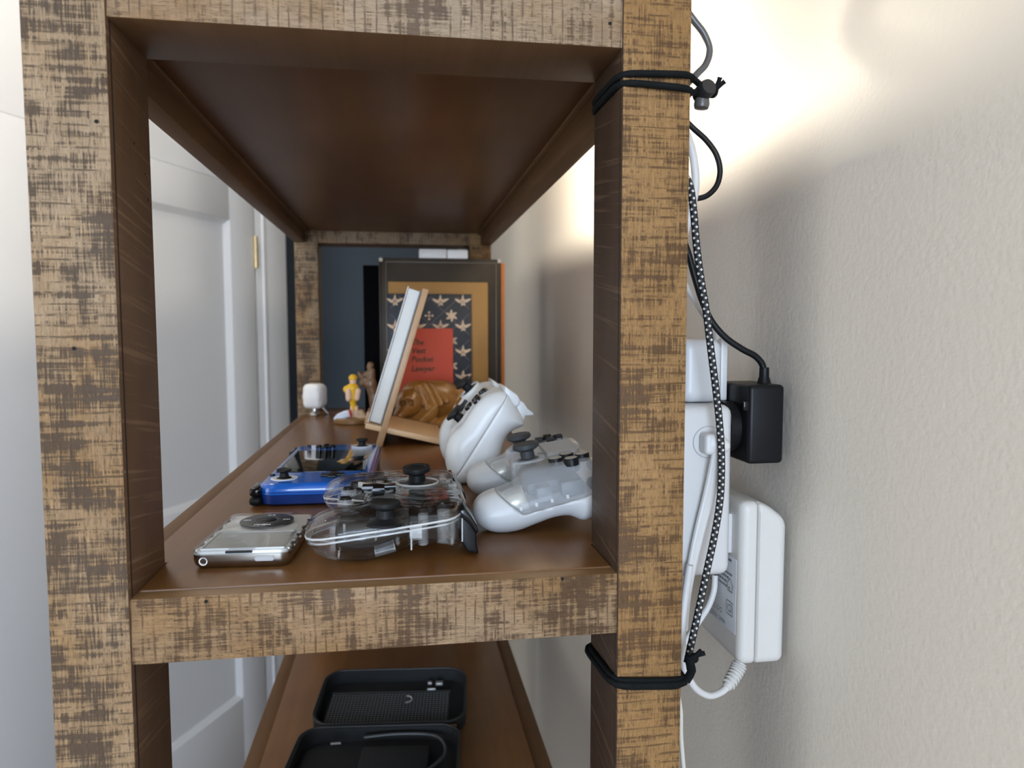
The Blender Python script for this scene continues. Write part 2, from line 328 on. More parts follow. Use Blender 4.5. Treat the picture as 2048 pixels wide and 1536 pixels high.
structure('wall_front', join(box(-4.5, WF_X0, -3.5, -3.4, FLOOR, CEIL), box(WF_X1, XWALL+.1, -3.5, -3.4, FLOOR, CEIL), box(WF_X0, WF_X1, -3.5, -3.4, FLOOR, WFZ0), box(WF_X0, WF_X1, -3.5, -3.4, WFZ1, CEIL)), m_wall)
# oblique left wall: local axes s along WL_D, n along WL_N
MW = Matrix((WL_D, WL_N, Vector((0, 0, 1)))).transposed().to_4x4(); MW.translation = WL_P
def wl(s0, s1, n0, n1, z0, z1, bev=0): return xf(box(s0, s1, n0, n1, z0, z1, bev), MW)
S_END = 0.150
structure('wall_left', join(wl(-6.2, WIN_S0, -.12, 0, FLOOR, CEIL), wl(WIN_S1, S_END-.004, -.12, 0, FLOOR, CEIL),
          wl(WIN_S0, WIN_S1, -.12, 0, FLOOR, WIN_Z0), wl(WIN_S0, WIN_S1, -.12, 0, WIN_Z1, CEIL)), m_wall)
# hall beyond the corner of the left wall
structure('wall_hall', box(-1.6, -1.5, 2.2, 3.3, FLOOR, CEIL), m_dark)
w1 = bpy.data.objects.new('window_1', None); COL.objects.link(w1); w1['kind'] = 'structure'
def child(name, m, mt, par, smooth=35, label=None):
    o = bpy.data.objects.new(name, mesh(name, m, mt, None, smooth)); COL.objects.link(o); o.parent = par
    if label: o['label'] = label
    return o
for nm, a in (('window_frame', (WIN_S0, WIN_S0+.06, WIN_Z0, WIN_Z1)), ('window_frame', (WIN_S1-.06, WIN_S1, WIN_Z0, WIN_Z1)), ('window_frame', (WIN_S0, WIN_S1, WIN_Z1-.06, WIN_Z1)),
              ('window_sill', (WIN_S0-.05, WIN_S1+.05, WIN_Z0, WIN_Z0+.05)), ('mullion', ((WIN_S0+WIN_S1)/2-.02, (WIN_S0+WIN_S1)/2+.02, WIN_Z0, WIN_Z1))):
    child(nm, wl(a[0], a[1], -.1, .03 if nm == 'window_sill' else -.03, a[2], a[3], .004), m_white, w1)
w2 = bpy.data.objects.new('added_window_2', None); COL.objects.link(w2); w2['kind'] = 'structure'  # frame of the added window that brings bluish light
for nm, a in (('window_frame', (WF_X0, WF_X0+.05, WFZ0, WFZ1)), ('window_frame', (WF_X1-.05, WF_X1, WFZ0, WFZ1)), ('window_frame', (WF_X0, WF_X1, WFZ1-.05, WFZ1)), ('window_sill', (WF_X0-.05, WF_X1+.05, WFZ0, WFZ0+.04)), ('mullion', (WF_X0, WF_X1, .19, .22))):
    child(nm, box(a[0], a[1], -3.48, -3.37 if nm == 'window_sill' else -3.43, a[2], a[3], .004), m_white, w2)
# door in the left wall, its panels recessed
d1 = bpy.data.objects.new('door_1', None); COL.objects.link(d1); d1['kind'] = 'structure'
n_l = WL_N; p_l = WL_P + WL_N*0.03
def on_door(px, py):
    p = at_plane(px, py, p_l, n_l) - WL_P; return p.dot(WL_D), p.z
DS1 = on_door(514, 700)[0]; DS0 = DS1-1.0
ps1 = on_door(467, 700)[0]; ps0 = on_door(190, 700)[0]
z_pt = on_door(465, 440)[1]; z_pb = on_door(400, 1010)[1]; z_lb = on_door(484, 1398)[1]; z_lt = z_pb-.115
z_top = on_door(324, 322)[1]; z_bot = FLOOR+.01
TH = .030; RC = .014
child('stile', wl(DS0, ps0, 0, TH, z_bot, z_top, .002), m_white, d1); child('stile', wl(ps1, DS1, 0, TH, z_bot, z_top, .002), m_white, d1)
for a, b in ((z_bot, z_lb), (z_lt, z_pb), (z_pt, z_top)): child('rail', wl(ps0, ps1, 0, TH, a, b, .002), m_white, d1)
for a, b in ((z_lb, z_lt), (z_pb, z_pt)):
    pn = child('panel', wl(ps0-.002, ps1+.002, 0, RC, a-.002, b+.002), m_white, d1)
    for s in (0, 1):   # sloping moulding round the panel
        sa = ps0 if s == 0 else ps1-.016
        poly = [(0, 0), (.016, 0), (0, TH-RC)] if s == 0 else [(.016, 0), (.016, TH-RC), (0, 0)]
        child('moulding', xf(xf(prism([(sa+x, RC+y) for x, y in poly], a, b), Matrix.Identity(4)), MW), m_white, d1)
    for s in (0, 1):
        za = a if s == 0 else b-.016
        v = [(ps0, RC, za), (ps1, RC, za), (ps1, RC, za+.016), (ps0, RC, za+.016)]; zt = za if s == 0 else za+.016
        v += [(ps0, TH, zt), (ps1, TH, zt)]
        child('moulding', xf((np.array(v), [[0, 1, 2, 3], [0, 1, 5, 4], [3, 2, 5, 4], [0, 3, 4], [1, 2, 5]]), MW), m_white, d1)
m_brass = mat('brass', (0.55, 0.42, 0.22), 0.35, 1.0)
zh = on_door(514, 505)[1]
child('hinge', join(wl(DS1-.004, DS1+.010, TH-.004, TH+.004, zh-.05, zh+.05, .001), xf(lathe([(.006, zh-.052), (.006, zh+.052)], 12), MW @ Matrix.Translation((DS1+.003, TH+.003, 0)))), m_brass, d1, label='brass hinge')
structure('trim_1', join(wl(DS1+.014, S_END, 0, .024, FLOOR, z_top+.03, .003), wl(DS1+.05, DS1+.062, .02, .030, FLOOR, z_top+.03, .002)), m_white)
structure('trim_2', wl(-2.2, DS1+.014, 0, TH-.002, z_top+.0012, CEIL), m_white)
structure('baseboard_right', box(XWALL-.014, XWALL, -3.4, 3.2, FLOOR, FLOOR+.11, .004), m_white)

# ================================================================== BOOKSHELF
WD, PL, PR, Q, RH, ST, FL = 0.290, 0.0432, 0.0436, 0.0653, 0.0407, 0.3635, 0.9955   # opening, posts, post depth, rail, shelf spacing, far-post plane
m_postL = wood_rough('sawn_post_grey', 'Z', (0.260, 0.148, 0.060), (0.335, 0.238, 0.148), (0.036, 0.024, 0.018), 0.3, 0.85)
m_postR = wood_rough('sawn_post_tan', 'Z', (0.255, 0.140, 0.052), (0.295, 0.172, 0.072), (0.058, 0.030, 0.015), 4.1, 0.66)
m_rail = wood_rough('sawn_rail', 'X', (0.235, 0.135, 0.057), (0.300, 0.202, 0.120), (0.054, 0.029, 0.016), 1.9, 0.82)
m_rail2 = wood_rough('sawn_rail_top', 'X', (0.250, 0.155, 0.080), (0.330, 0.250, 0.170), (0.070, 0.042, 0.026), 7.9, 0.55)
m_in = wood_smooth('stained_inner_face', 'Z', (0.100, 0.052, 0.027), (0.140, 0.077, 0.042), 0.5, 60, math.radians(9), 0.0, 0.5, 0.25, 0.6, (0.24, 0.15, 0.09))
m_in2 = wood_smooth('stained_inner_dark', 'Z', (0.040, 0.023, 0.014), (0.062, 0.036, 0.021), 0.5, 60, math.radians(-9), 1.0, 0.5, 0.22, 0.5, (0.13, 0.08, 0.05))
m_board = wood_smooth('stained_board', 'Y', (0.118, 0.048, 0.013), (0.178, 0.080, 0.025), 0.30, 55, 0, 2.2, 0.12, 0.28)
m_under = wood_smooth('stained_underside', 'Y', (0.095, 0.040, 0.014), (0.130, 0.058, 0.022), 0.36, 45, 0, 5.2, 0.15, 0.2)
m_side = wood_smooth('stained_side_rail', 'Y', (0.105, 0.053, 0.023), (0.148, 0.080, 0.038), 0.5, 80, 0, 3.2, 0.3, 0.15)
m_strip = wood_smooth('rail_top_edge', 'X', (0.150, 0.078, 0.030), (0.215, 0.122, 0.052), 0.4, 80, 0, 3.9, 0.2, 0.3)
bk = Thing('bookshelf', 'tall brown rough-sawn wooden bookshelf standing along the wall', 'bookshelf', (WD/2, (FL+Q)/2, FLOOR))
TOPZ = 0.80
def by_normal(o, fn):
    for p in o.data.polygons: p.material_index = fn(p.normal)
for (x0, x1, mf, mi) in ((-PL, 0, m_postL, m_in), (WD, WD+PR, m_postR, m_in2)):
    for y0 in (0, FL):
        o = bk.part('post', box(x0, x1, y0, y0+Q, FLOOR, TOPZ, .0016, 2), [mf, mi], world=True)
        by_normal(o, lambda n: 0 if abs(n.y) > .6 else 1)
BT = 0.018
m_gap = mat('dark_joint', (0.012, 0.009, 0.007), .9)
bk.part('joint_groove', box(-.0002, .0003, .0042, .0054, FLOOR+.02, TOPZ-.02), m_gap, world=True); bk.part('joint_groove', box(WD-.0003, WD+.0002, .0030, .0038, FLOOR+.02, TOPZ-.02), m_gap, world=True)
levels = [ST*2, ST, 0.0, -ST, -2*ST, -3*ST]
for zt in levels:
    for y0 in (0.0015, FL+.0015):
        o = bk.part('end_rail', box(-.001, WD+.001, y0, y0+Q-.003, zt-RH, zt-.0012, .0014, 2), [m_rail if zt < .1 else m_rail2, m_strip, m_side], world=True)
        by_normal(o, lambda n: 0 if abs(n.y) > .6 else (1 if n.z > .6 else 2))
    for x0, x1 in ((-PL, -.0227), (WD+.0227, WD+PR)):
        bk.part('side_rail', box(x0+.0006, x1, Q-.001, FL+.001, zt-RH, zt-BT-.0005, .0012, 2), m_side, world=True)
    e = .0170
    poly = [(.0008, .013), (WD-.0008, .013), (WD-.0008, Q+.0006), (WD+e, Q+.0006), (WD+e, FL-.0006), (WD-.0008, FL-.0006), (WD-.0008, FL+Q-.004), (.0008, FL+Q-.004), (.0008, FL-.0006), (-e, FL-.0006), (-e, Q+.0006), (.0008, Q+.0006)]
    # the board reaches over the side rails
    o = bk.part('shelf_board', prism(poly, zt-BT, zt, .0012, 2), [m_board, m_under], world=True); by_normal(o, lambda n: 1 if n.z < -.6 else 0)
    for xa_, xb_ in ((-PL+.004, -e+.0005), (WD+e-.0005, WD+PR-.004)): bk.part('edge_strip', box(xa_, xb_, Q, FL, zt-BT-.002, zt-.0075, .002), m_side, world=True)
# nail holes in the timber
m_hole = mat('nail_hole', (0.01, 0.008, 0.006), 0.9)
holes = [(193, 243, 'f'), (148, 697, 'f'), (1220, 47, 'f'), (412, 1203, 'f'), (1125, 1158, 'f')]
for px, py, k in holes:
    p = at_y(px, py, -.0001 if (px < 214 or px > 1246) else .0014); bk.part('nail_hole', xf(lathe([(.0011, -.001), (.0011, .0002)], 10), frame(p, (0, -1, 0))), m_hole, world=True)
for px, py in ((268, 287), (290, 348), (296, 400)):
    p = at_x(px, py, .0001); bk.part('nail_hole', xf(lathe([(.0009, -.001), (.0009, .0002)], 10), frame(p, (1, 0, 0))), m_hole, world=True)

# lamp on the upper shelf: the warm light that washes the wall behind the shelf
m_glow = mat('lamp_glow', (1, .93, .8), .5, emit=(1.0, 0.90, 0.74), estr=260)
m_metal = mat('brushed_nickel', (0.62, 0.60, 0.57), 0.35, 1.0)
lp = Thing('table_lamp', 'small round table lamp glowing on the upper shelf board', 'lamp', (0.205, 0.47, ST))
lp.part('base', lathe([(.036, 0), (.036, .006), (.012, .012), (.009, .030), (.013, .034)], 28), m_metal)
lp.part('globe', lathe([(.013, .033)]+[(.034*math.sin(a), .066-.034*math.cos(a)) for a in np.linspace(.35, math.pi-.05, 14)], 28), m_glow)
# unseen ceiling lamp, added to throw warm light on the door top
cl = Thing('added_ceiling_lamp', 'unseen round white flush ceiling lamp added to light the door', 'lamp', (-0.40, 0.95, CEIL))
cl.part('canopy', lathe([(.17, 0), (.17, -.02), (.16, -.03)], 32), m_metal)
cl.part('diffuser', lathe([(.16, -.03), (.15, -.06), (.11, -.085), (.05, -.098), (.001, -.10)], 32), mat('lamp_diffuser', (1, .97, .9), .5, emit=(1.0, 0.92, 0.80), estr=15))

# ================================================================== THINGS ON THE SHELF
m_black = mat('black_plastic', (0.007, 0.007, 0.008), 0.40, var=0.1, spec=.25)
m_blackg = mat('black_gloss', (0.006, 0.006, 0.007), 0.12, var=0.1, spec=.4)
m_rubber = mat('black_rubber', (0.009, 0.0095, 0.010), 0.5, var=0.1, bump=.1, bscale=900, spec=.22)
m_greyrub = mat('grey_rubber', (0.040, 0.044, 0.046), 0.55, var=0.1, bump=.1, bscale=900, spec=.3)
m_whitepl = mat('white_plastic', (0.78, 0.765, 0.74), 0.38, var=0.015)
m_whitec = mat('white_controller_plastic', (0.66, 0.67, 0.665), 0.34, var=0.01)
m_chrome = mat('polished_steel', (0.40, 0.37, 0.33), 0.20, 1.0, var=.03)
m_silver = mat('silver_parts', (0.55, 0.55, 0.54), 0.32, 0.7, var=0.05)
m_board_pcb = mat('circuit_board', (0.010, 0.008, 0.007), 0.6, var=0.3, nscale=200, spec=.08)
m_copper = mat('copper_pins', (0.42, 0.26, 0.14), 0.4, 0.6, var=.2, nscale=900)
m_clear = clear_mat('clear_plastic')
m_clear2 = clear_mat('clear_plastic_plate', (0.95, 0.96, 0.97), 0.02, 0.85, 0.03)

# ---------------- portable music player (top end towards the viewer)
pa, pb = at_z(395, 1138, 0), at_z(588, 1132, 0); ang = math.atan2(pb.y-pa.y, pb.x-pa.x)
ctr = (at_z(395, 1100, .0125)+at_z(588, 1094, .0125)+at_z(622, 1022, .0125)+at_z(462, 1028, .0125))/4
mp = Thing('music_player', 'silver pocket music player with clear front and black scroll wheel', 'music player', (ctr.x, ctr.y-.003, 0), (0, 0, ang))
MWD, MLN = 0.0620, 0.0950
mp.part('back_shell', rr_loft([(MWD-.010, MLN-.010, .003, 0), (MWD-.005, MLN-.005, .005, .0007), (MWD-.0016, MLN-.0016, .0062, .0028), (MWD, MLN, .0068, .0060), (MWD, MLN, .0068, .0096)], 6), m_chrome, label='polished steel back')
m_inner = mat('player_innards', (0.66, 0.66, 0.63), 0.30, 0.15, var=0.25, nscale=45)
mp.part('chassis', rr_loft([(MWD-.004, MLN-.004, .005, .0094), (MWD-.004, MLN-.004, .005, .0114)], 6), m_inner)
fp = mp.part('faceplate', rr_loft([(MWD, MLN, .0068, .0097), (MWD, MLN, .0068, .0122), (MWD-.0012, MLN-.0012, .0062, .0131)], 6), m_clear2, label='clear plastic front plate')
m_scr = mat('grey_screen', (0.36, 0.36, 0.33), 0.16, var=.05)
mp.part('screen', xf(rr_loft([(.0500, .0370, .001, .0114), (.0500, .0370, .001, .0120)], 2), Matrix.Translation((0, -.0225, 0))), m_scr)
mp.part('screen_bezel', xf(join(cbox((0, -.0195, 0), (.0520, .0009, .0010)), cbox((0, .0195, 0), (.0520, .0009, .0010)), cbox((-.026, 0, 0), (.0009, .0390, .0010)), cbox((.026, 0, 0), (.0009, .0390, .0010))), Matrix.Translation((0, -.0225, .0119))), m_silver)
wh = mp.part('scroll_wheel', xf(lathe([(.0190, .0118), (.0190, .0134), (.0186, .0136), (.0075, .0136), (.0072, .0133)], 48), Matrix.Translation((0, .0235, 0))), mat('wheel_black', (0.030, 0.030, 0.032), 0.35))
mp.part('select_button', xf(lathe([(.0068, .0128), (.0068, .0135), (.0064, .0137)], 36), Matrix.Translation((0, .0235, 0))), m_black, wh)
m_print = mat('white_print', (0.8, 0.8, 0.8), 0.6)
R180 = Matrix.Rotation(math.pi, 4, 'Z')
mp.part('print', join(xf(text('MENU', .0042, bold=.0001), Matrix.Translation((0, .0100, .01365)) @ R180)), m_print, wh, smooth=0)
def tri(cx, cy, s, d): return prism([(cx-d*s*.5, cy-s*.55), (cx+d*s*.5, cy), (cx-d*s*.5, cy+s*.55)][::d], 0, .0001)
for sx in (-1, 1):
    mp.part('print', xf(join(tri(-.0011, 0, .0020, sx), tri(.0011, 0, .0020, sx), cbox((sx*.0025, 0, .00005), (.0005, .0022, .0001))), Matrix.Translation((sx*.0138, .0235, .0136))), m_print, wh, smooth=0)
mp.part('print', xf(join(tri(.0018, 0, .0022, -1), cbox((-.0006, 0, .00005), (.0006, .0024, .0001)), cbox((-.0020, 0, .00005), (.0006, .0024, .0001))), Matrix.Translation((0, .0372, .0136))), m_print, wh, smooth=0)
yf = -MLN/2
jk = mp.part('headphone_jack', xf(lathe([(.0027, -.0004), (.0027, .0003), (.0020, .0003), (.0020, -.004), (.0001, -.004)], 24), frame((-.0232, yf+.0003, .0056), (0, -1, 0))), mat('jack_ring', (0.75, .74, .72), .3, .6))
mp.part('socket', xf(lathe([(.0021, -.0035), (.0021, -.0015), (.0006, -.0015), (.0006, -.003)], 20), frame((-.0232, yf+.0003, .0056), (0, -1, 0))), m_blackg, jk)
hs = mp.part('hold_switch', xf(xf(rr_loft([(.0125, .0034, .0016, -.0005), (.0125, .0034, .0016, .0005), (.0117, .0026, .0012, .0008)], 5), Matrix.Identity(4)), frame((.0150, yf+.0002, .0066), (0, -1, 0), (1, 0, 0))), mat('switch_grey', (.40, .40, .40), .4))
mp.part('slot', cbox((-.001, yf+.0008, .0112), (.0165, .0022, .0012)), m_black)
for i in range(9):
    for sx in (-1, 1): mp.part('clip', cbox((sx*(MWD/2-.0021), -.040+i*.0098, .0112), (.0016, .0036+.0012*(i % 3), .0010)), m_black if i % 2 else m_silver)

# ---------------- blue handheld game console
c00 = at_z(514, 972, .019); cFL = at_z(603, 888, .019); cFR = at_z(762, 885, .019)
HX0, HX1, HY0, HY1, HT = .0325, .1290, .2080, .4330, .0205
hh = Thing('handheld_console', 'translucent blue handheld game console lying flat with its dark screen up', 'game console', ((HX0+HX1)/2, (HY0+HY1)/2, 0), (0, 0, math.radians(-1.2)))
m_blue = mat('translucent_blue', (0.012, 0.115, 0.50), 0.16, var=.25, nscale=60, coat=.5, trans=.0)
m_blued = mat('deep_blue', (0.006, 0.030, 0.17), 0.25, var=.3, nscale=50)
HW, HL = HX1-HX0, HY1-HY0
hh.part('lower_shell', rr_loft([(HW-.012, HL-.012, .010, .0004), (HW-.003, HL-.003, .014, .0030), (HW-.001, HL-.001, .015, .0110)], 8), m_blued)
hb = hh.part('upper_shell', rr_loft([(HW-.0006, HL-.0006, .015, .0112), (HW, HL, .0155, .0150), (HW-.002, HL-.002, .0148, .0185), (HW-.0065, HL-.0065, .0125, .0204), (HW-.0085, HL-.0085, .0115, .0206)], 8), m_blue)
m_glass = mat('screen_glass', (0.004, 0.005, 0.005), 0.06, var=.1, spec=.4)
hh.part('screen', xf(rr_loft([(.0825, .1240, .004, .0200), (.0825, .1240, .004, .02095), (.0820, .1235, .004, .02105)], 5), Matrix.Translation((-.001, .004, 0))), m_glass, hb, label='dark glossy screen')
m_ring = mat('pale_ring', (0.70, 0.74, 0.78), 0.35)
STK = [(.0105, 0), (.0100, .0012), (.0052, .0035), (.0044, .0075), (.0062, .0088), (.0078, .0094), (.0082, .0108), (.0078, .0118), (.0060, .0115), (.0001, .0110)]
def stick(T, p, z, k=1.0, mt=None, par=None, x=None, prof=STK, name='thumbstick'):
    return T.part(name, xf(lathe([(r*k, h*k) for r, h in prof], 28), frame(p, z, x)), mt or m_rubber, par, smooth=40)
for (x, y) in ((-.0290, -.086), (.0270, .092)):
    st = stick(hh, (x, y, .0196), (0, 0, 1), .82, m_rubber); hh.part('ring', xf(lathe([(.0118, .0200), (.0118, .0212), (.0105, .0216), (.0088, .0212)], 32), Matrix.Translation((x, y, 0))), m_ring, st)
def dpad(s, w): return [(-w, -s), (w, -s), (w, -w), (s, -w), (s, w), (w, w), (w, s), (-w, s), (-w, w), (-s, w), (-s, -w), (-w, -w)]
hh.part('directional_pad', xf(prism(dpad(.0105, .0036), .0204, .0232, .0008), Matrix.Translation((.0130, -.080, 0))), m_black)
for (dx, dy) in ((-.0075, 0), (.0075, 0), (0, .0075), (0, -.0075)):
    hh.part('button', xf(lathe([(.0040, .0200), (.0040, .0222), (.0032, .0230), (.0001, .0231)], 20), Matrix.Translation((-.0140+dx, .092+dy, 0))), m_blackg)
for (x, y) in ((-.0425, -.070), (.0405, .094), (-.034, .100)):
    hh.part('small_button', xf(lathe([(.0026, .0200), (.0026, .0216), (.0022, .0219), (.0001, .0219)], 16), Matrix.Translation((x, y, 0))), m_blackg)
for sy in (-1, 1):
    sh = hh.part('shoulder_button', xf(box(-.006, .004, -.0150, .0150, .0100, .0178, .0026, 3), Matrix.Translation((-HW/2, sy*(HL/2-.0152), 0))), m_blackg)
    hh.part('trigger', xf(box(-.0072, .004, -.0140, .0140, .0012, .0094, .0036, 3), Matrix.Translation((-HW/2, sy*(HL/2-.0165), 0))), m_rubber, sh)
hh.part('moulding_line', xf(rr_loft([(HW+.0004, HL+.0004, .0155, .0130), (HW+.0004, HL+.0004, .0155, .0136)], 8), Matrix.Identity(4)), m_blued)

# ---------------- shared controller helpers (local axes: x forward to the shoulder buttons, y left, z out of the face)
def local_profile(pts, Y, inv):
    w = [at_y(px, py, Y) for px, py in pts]; z0 = min(p.z for p in w); z1 = max(p.z for p in w)
    for p in w: p.z = .0002+(p.z-z0)*(z1-.0002)/(z1-z0)            # lowest point rests on the board
    return [(q.x, q.z) for q in (inv @ p for p in w)]
def densify(poly, n=4):
    return [(p.x, p.y) for p in smooth_path([(x, z, 0) for x, z in poly], n, True)]
def split_mesh(f, g, lo, hi, h, gap=.00025, strip=None):
    A = nets(lambda P: np.maximum(f(P), g(P)+gap), lo, hi, h); B = nets(lambda P: np.maximum(f(P), -g(P)+gap), lo, hi, h); out = []
    for v, q in (A, B):
        if strip:
            d = f(np.asarray(v)); gg = np.abs(g(np.asarray(v))); bad = (gg < gap+h*.6) & (d < -strip)
            q = [x for x in q if sum(bad[i] for i in x) < 3]
        out.append((v, q))
    return out
def poly_at(pts, Y, inv): return [(q.x, q.z) for q in (inv @ at_y(px, py, Y) for px, py in pts)]
def prism_y(poly, y0, y1, bev):
    v, f = prism([(a, b) for a, b in poly], -y1, -y0, bev, 3); return np.stack([v[:, 0], -v[:, 2], v[:, 1]], -1), f

# ---------------- clear see-through controller, nearest on the shelf
CY0, CY1 = 0.034, 0.190; CYc = (CY0+CY1)/2
cM = Matrix.LocRotScale(Vector((.148, CYc, 0)), Euler((0, 0, 0)), None); cI = cM.inverted()
cprof = densify(local_profile([(613, 1080), (619, 1050), (640, 1031), (682, 1016), (745, 1007), (830, 1003), (900, 1006), (920, 1014), (923, 1045), (924, 1080), (932, 1102), (912, 1101), (884, 1092), (850, 1092), (815, 1102), (780, 1119), (740, 1131), (692, 1133), (652, 1124), (627, 1106)], .056, cI), 3)
xr = max(x for x, z in cprof)
def f_clear(P):
    x, y, z = P[..., 0], P[..., 1], P[..., 2]; pr = s_poly(x, z, cprof)
    d = np.minimum(s_pill(pr, y, -.078, -.036, .0165), s_pill(pr, y, .036, .078, .0165))
    mid = s_box(P, (.016, 0, .0235), (.037, .062, .0125), .010)
    d = smin(d, mid, .012)
    bow = np.hypot((x+.105)/1.0, y*.92)-.163; d = smax(d, bow, .006)            # bowed shoulder edge
    notch = .0185-np.hypot(x+.062, y*.62); d = smax(d, notch, .01)
    d = smax(d, z-(.0360-.0022*np.clip(1-np.abs(y)/.05, 0, 1)), .005)
    return d
g_clear = lambda P: P[..., 2]-(.0240+.11*(P[..., 0]))
cc = Thing('game_controller', 'crystal clear see-through game controller lying beside the music player', 'game controller', M=cM)
loC, hiC = (-.058, -.080, -.001), (.062, .080, .045)
bot, top = split_mesh(f_clear, g_clear, loC, hiC, .0014, .0003, .0016)
m_shell = shell_mat('clear_shell'); m_shell_t = shell_mat('clear_shell_top', .18, 1.42, .02, 5.0)
for nm_, ms_ in (('bottom_shell', bot), ('top_shell', top)):
    o_ = cc.part(nm_, ms_, m_shell if nm_ == 'bottom_shell' else m_shell_t, smooth=60, label='clear plastic shell'); md = o_.modifiers.new('wall', 'SOLIDIFY'); md.thickness = .0019; md.offset = -1
# joint ridge running round the body: outline of the shell at the joint plane
def outline(f, zf, n=90, c=(0.0, 0.0), rmax=.12):
    pts = []
    for k in range(n):
        a = 2*math.pi*k/n; t = np.linspace(.004, rmax, 500); P = np.stack([c[0]+t*math.cos(a), c[1]+t*math.sin(a), zf(c[0]+t*math.cos(a))], -1)
        s = f(P); neg = np.where(s < 0)[0]; r = t[neg[-1]] if len(neg) else .02; pts.append((c[0]+r*math.cos(a), c[1]+r*math.sin(a), float(zf(c[0]+r*math.cos(a)))))
    return pts
m_rim = mat('clear_plastic_edge', (0.88, 0.89, 0.88), 0.12, var=.02, alpha=.42, spec=.8)
m_col = mat('clear_plastic_collar', (0.80, 0.81, 0.80), 0.10, var=.02, alpha=.16, spec=.9)
ol = outline(f_clear, lambda x: .0240+.11*x)
cc.part('joint_ridge', tube(ol, .0008, 8, True), m_rim, smooth=60)
cc.part('inner_ridge', tube([(x*.965, y*.975, z-.0035) for x, y, z in ol], .0006, 6, True), m_rim, smooth=60)
fz = .0335
def cl_face(px, py, z=fz): return cI @ at_z(px, py, z)
pcb = [(-.028, .030), (-.020, .050), (.000, .060), (.030, .056), (.044, .040), (.047, 0), (.044, -.040), (.030, -.058), (.000, -.060), (-.020, -.050), (-.028, -.030), (-.012, -.014), (-.012, .014)]
cb = cc.part('circuit_board', prism(pcb, .0275, .0288, .0003), m_board_pcb, label='black circuit board with white print')
rng = random.Random(3)
cells = []
for (cx, cy, nx, ny) in ((-.012, .034, 3, 5), (-.004, .040, 3, 7), (.004, .046, 4, 4), (-.020, .036, 2, 4), (.010, .050, 6, 2)):
    for i in range(nx):
        for j in range(ny):
            if rng.random() < .75: cells.append(cbox((cx+i*.0016, cy+j*.0015-.003, .0289), (.0011, rng.choice([.0006, .0010]), .0004)))
cc.part('solder_marks', join(*cells), m_print, cb)['kind'] = 'stuff'
for (cx, cy, sx, sy) in ((.002, .042, .006, .005), (-.010, .050, .004, .003), (.030, -.02, .007, .007), (.036, .028, .004, .006), (-.006, -.03, .005, .006)):
    cc.part('chip', cbox((cx, cy, .0294), (sx, sy, .0012), .0002), mat('chip', (.03, .02, .018), .3), cb)
cc.part('pin_strip', join(*[cbox((.004+i*.0014, .0545, .0294), (.0009, .005, .0012)) for i in range(9)]), m_copper, cb)['kind'] = 'stuff'
# thumbsticks, pad, buttons
pS = cl_face(835, 975, .030); pS.z = .0310
ss = stick(cc, pS, (-.05, -.08, 1), 1.32, m_rubber, None, None, [(.0098, -.002), (.0094, .0012), (.0052, .0035), (.0046, .0072), (.0062, .0085), (.0080, .0091), (.0084, .0108), (.0079, .0119), (.0056, .0120), (.0052, .0114), (.0001, .0111)])
cc.part('stick_collar', xf(lathe([(.0185, -.006), (.0190, .0002), (.0178, .0022), (.0150, .0030), (.0132, .0022), (.0128, .0004)], 36), Matrix.Translation(pS)), m_col, ss, smooth=40)
cc.part('stick_collar_ring', xf(tube([(.0162*math.cos(a), .0162*math.sin(a), .0032) for a in np.linspace(0, 2*math.pi, 36, endpoint=False)], .0008, 6, True), Matrix.Translation(pS)), m_rim, ss)
pD = cl_face(758, 984, .034); pD.z = .0338
dp = cc.part('directional_pad', xf(prism(dpad(.0122, .0043), 0, .0060, .0012), Matrix.Translation(pD)), m_blackg)
for k in range(4):
    a = math.pi/4+k*math.pi/2; cc.part('pad_guard', xf(tube([(.0095*math.cos(a)+.0034*math.cos(t), .0095*math.sin(a)+.0034*math.sin(t), .0022) for t in np.linspace(0, 2*math.pi, 16, endpoint=False)], .0008, 6, True), Matrix.Translation(pD)), m_col, dp)
for (px, py) in ((697, 984), (691, 1004)):
    p = cl_face(px, py, .034); p.z = .0342; b_ = cc.part('small_button', xf(lathe([(.0043, 0), (.0043, .0022), (.0036, .0032), (.0001, .0034)], 20), Matrix.Translation(p)), m_blackg)
    cc.part('button_guard', xf(lathe([(.0058, -.003), (.0058, .0012), (.0048, .0018), (.0046, 0)], 22), Matrix.Translation(p)), m_col, b_)
pR = cl_face(771, 1004, .0405); pR.z = .0258
st2 = stick(cc, pR, (0, 0, 1), 1.25, m_rubber)
pass
for (dx, dy) in ((-.0095, 0), (.0095, 0), (0, .0095), (0, -.0095)):
    cc.part('face_button', xf(lathe([(.0050, -.002), (.0050, .0022), (.0042, .0032), (.0001, .0035)], 22), Matrix.Translation((.026+dx, -.042+dy, .0305))), m_blackg)
cc.part('chip_frame', xf(cbox((0, 0, 0), (.008, .006, .003), .0005), Matrix.Translation((.044, .022, .029)) @ Matrix.Rotation(.5, 4, 'Z')), m_rim)
for (x, y, w_, d_) in ((.040, .046, .006, .004), (.044, .030, .005, .005), (.040, .036, .003, .006), (.002, .028, .006, .004), (.012, .030, .004, .005), (-.020, .020, .006, .005), (-.024, .030, .008, .003), (.046, .012, .004, .006)):
    cc.part('clear_fitting', xf(cbox((0, 0, 0), (w_, d_, .0045), .0006), Matrix.Translation((x, y, .0312)) @ Matrix.Rotation(x*40, 4, 'Z')), m_rim)
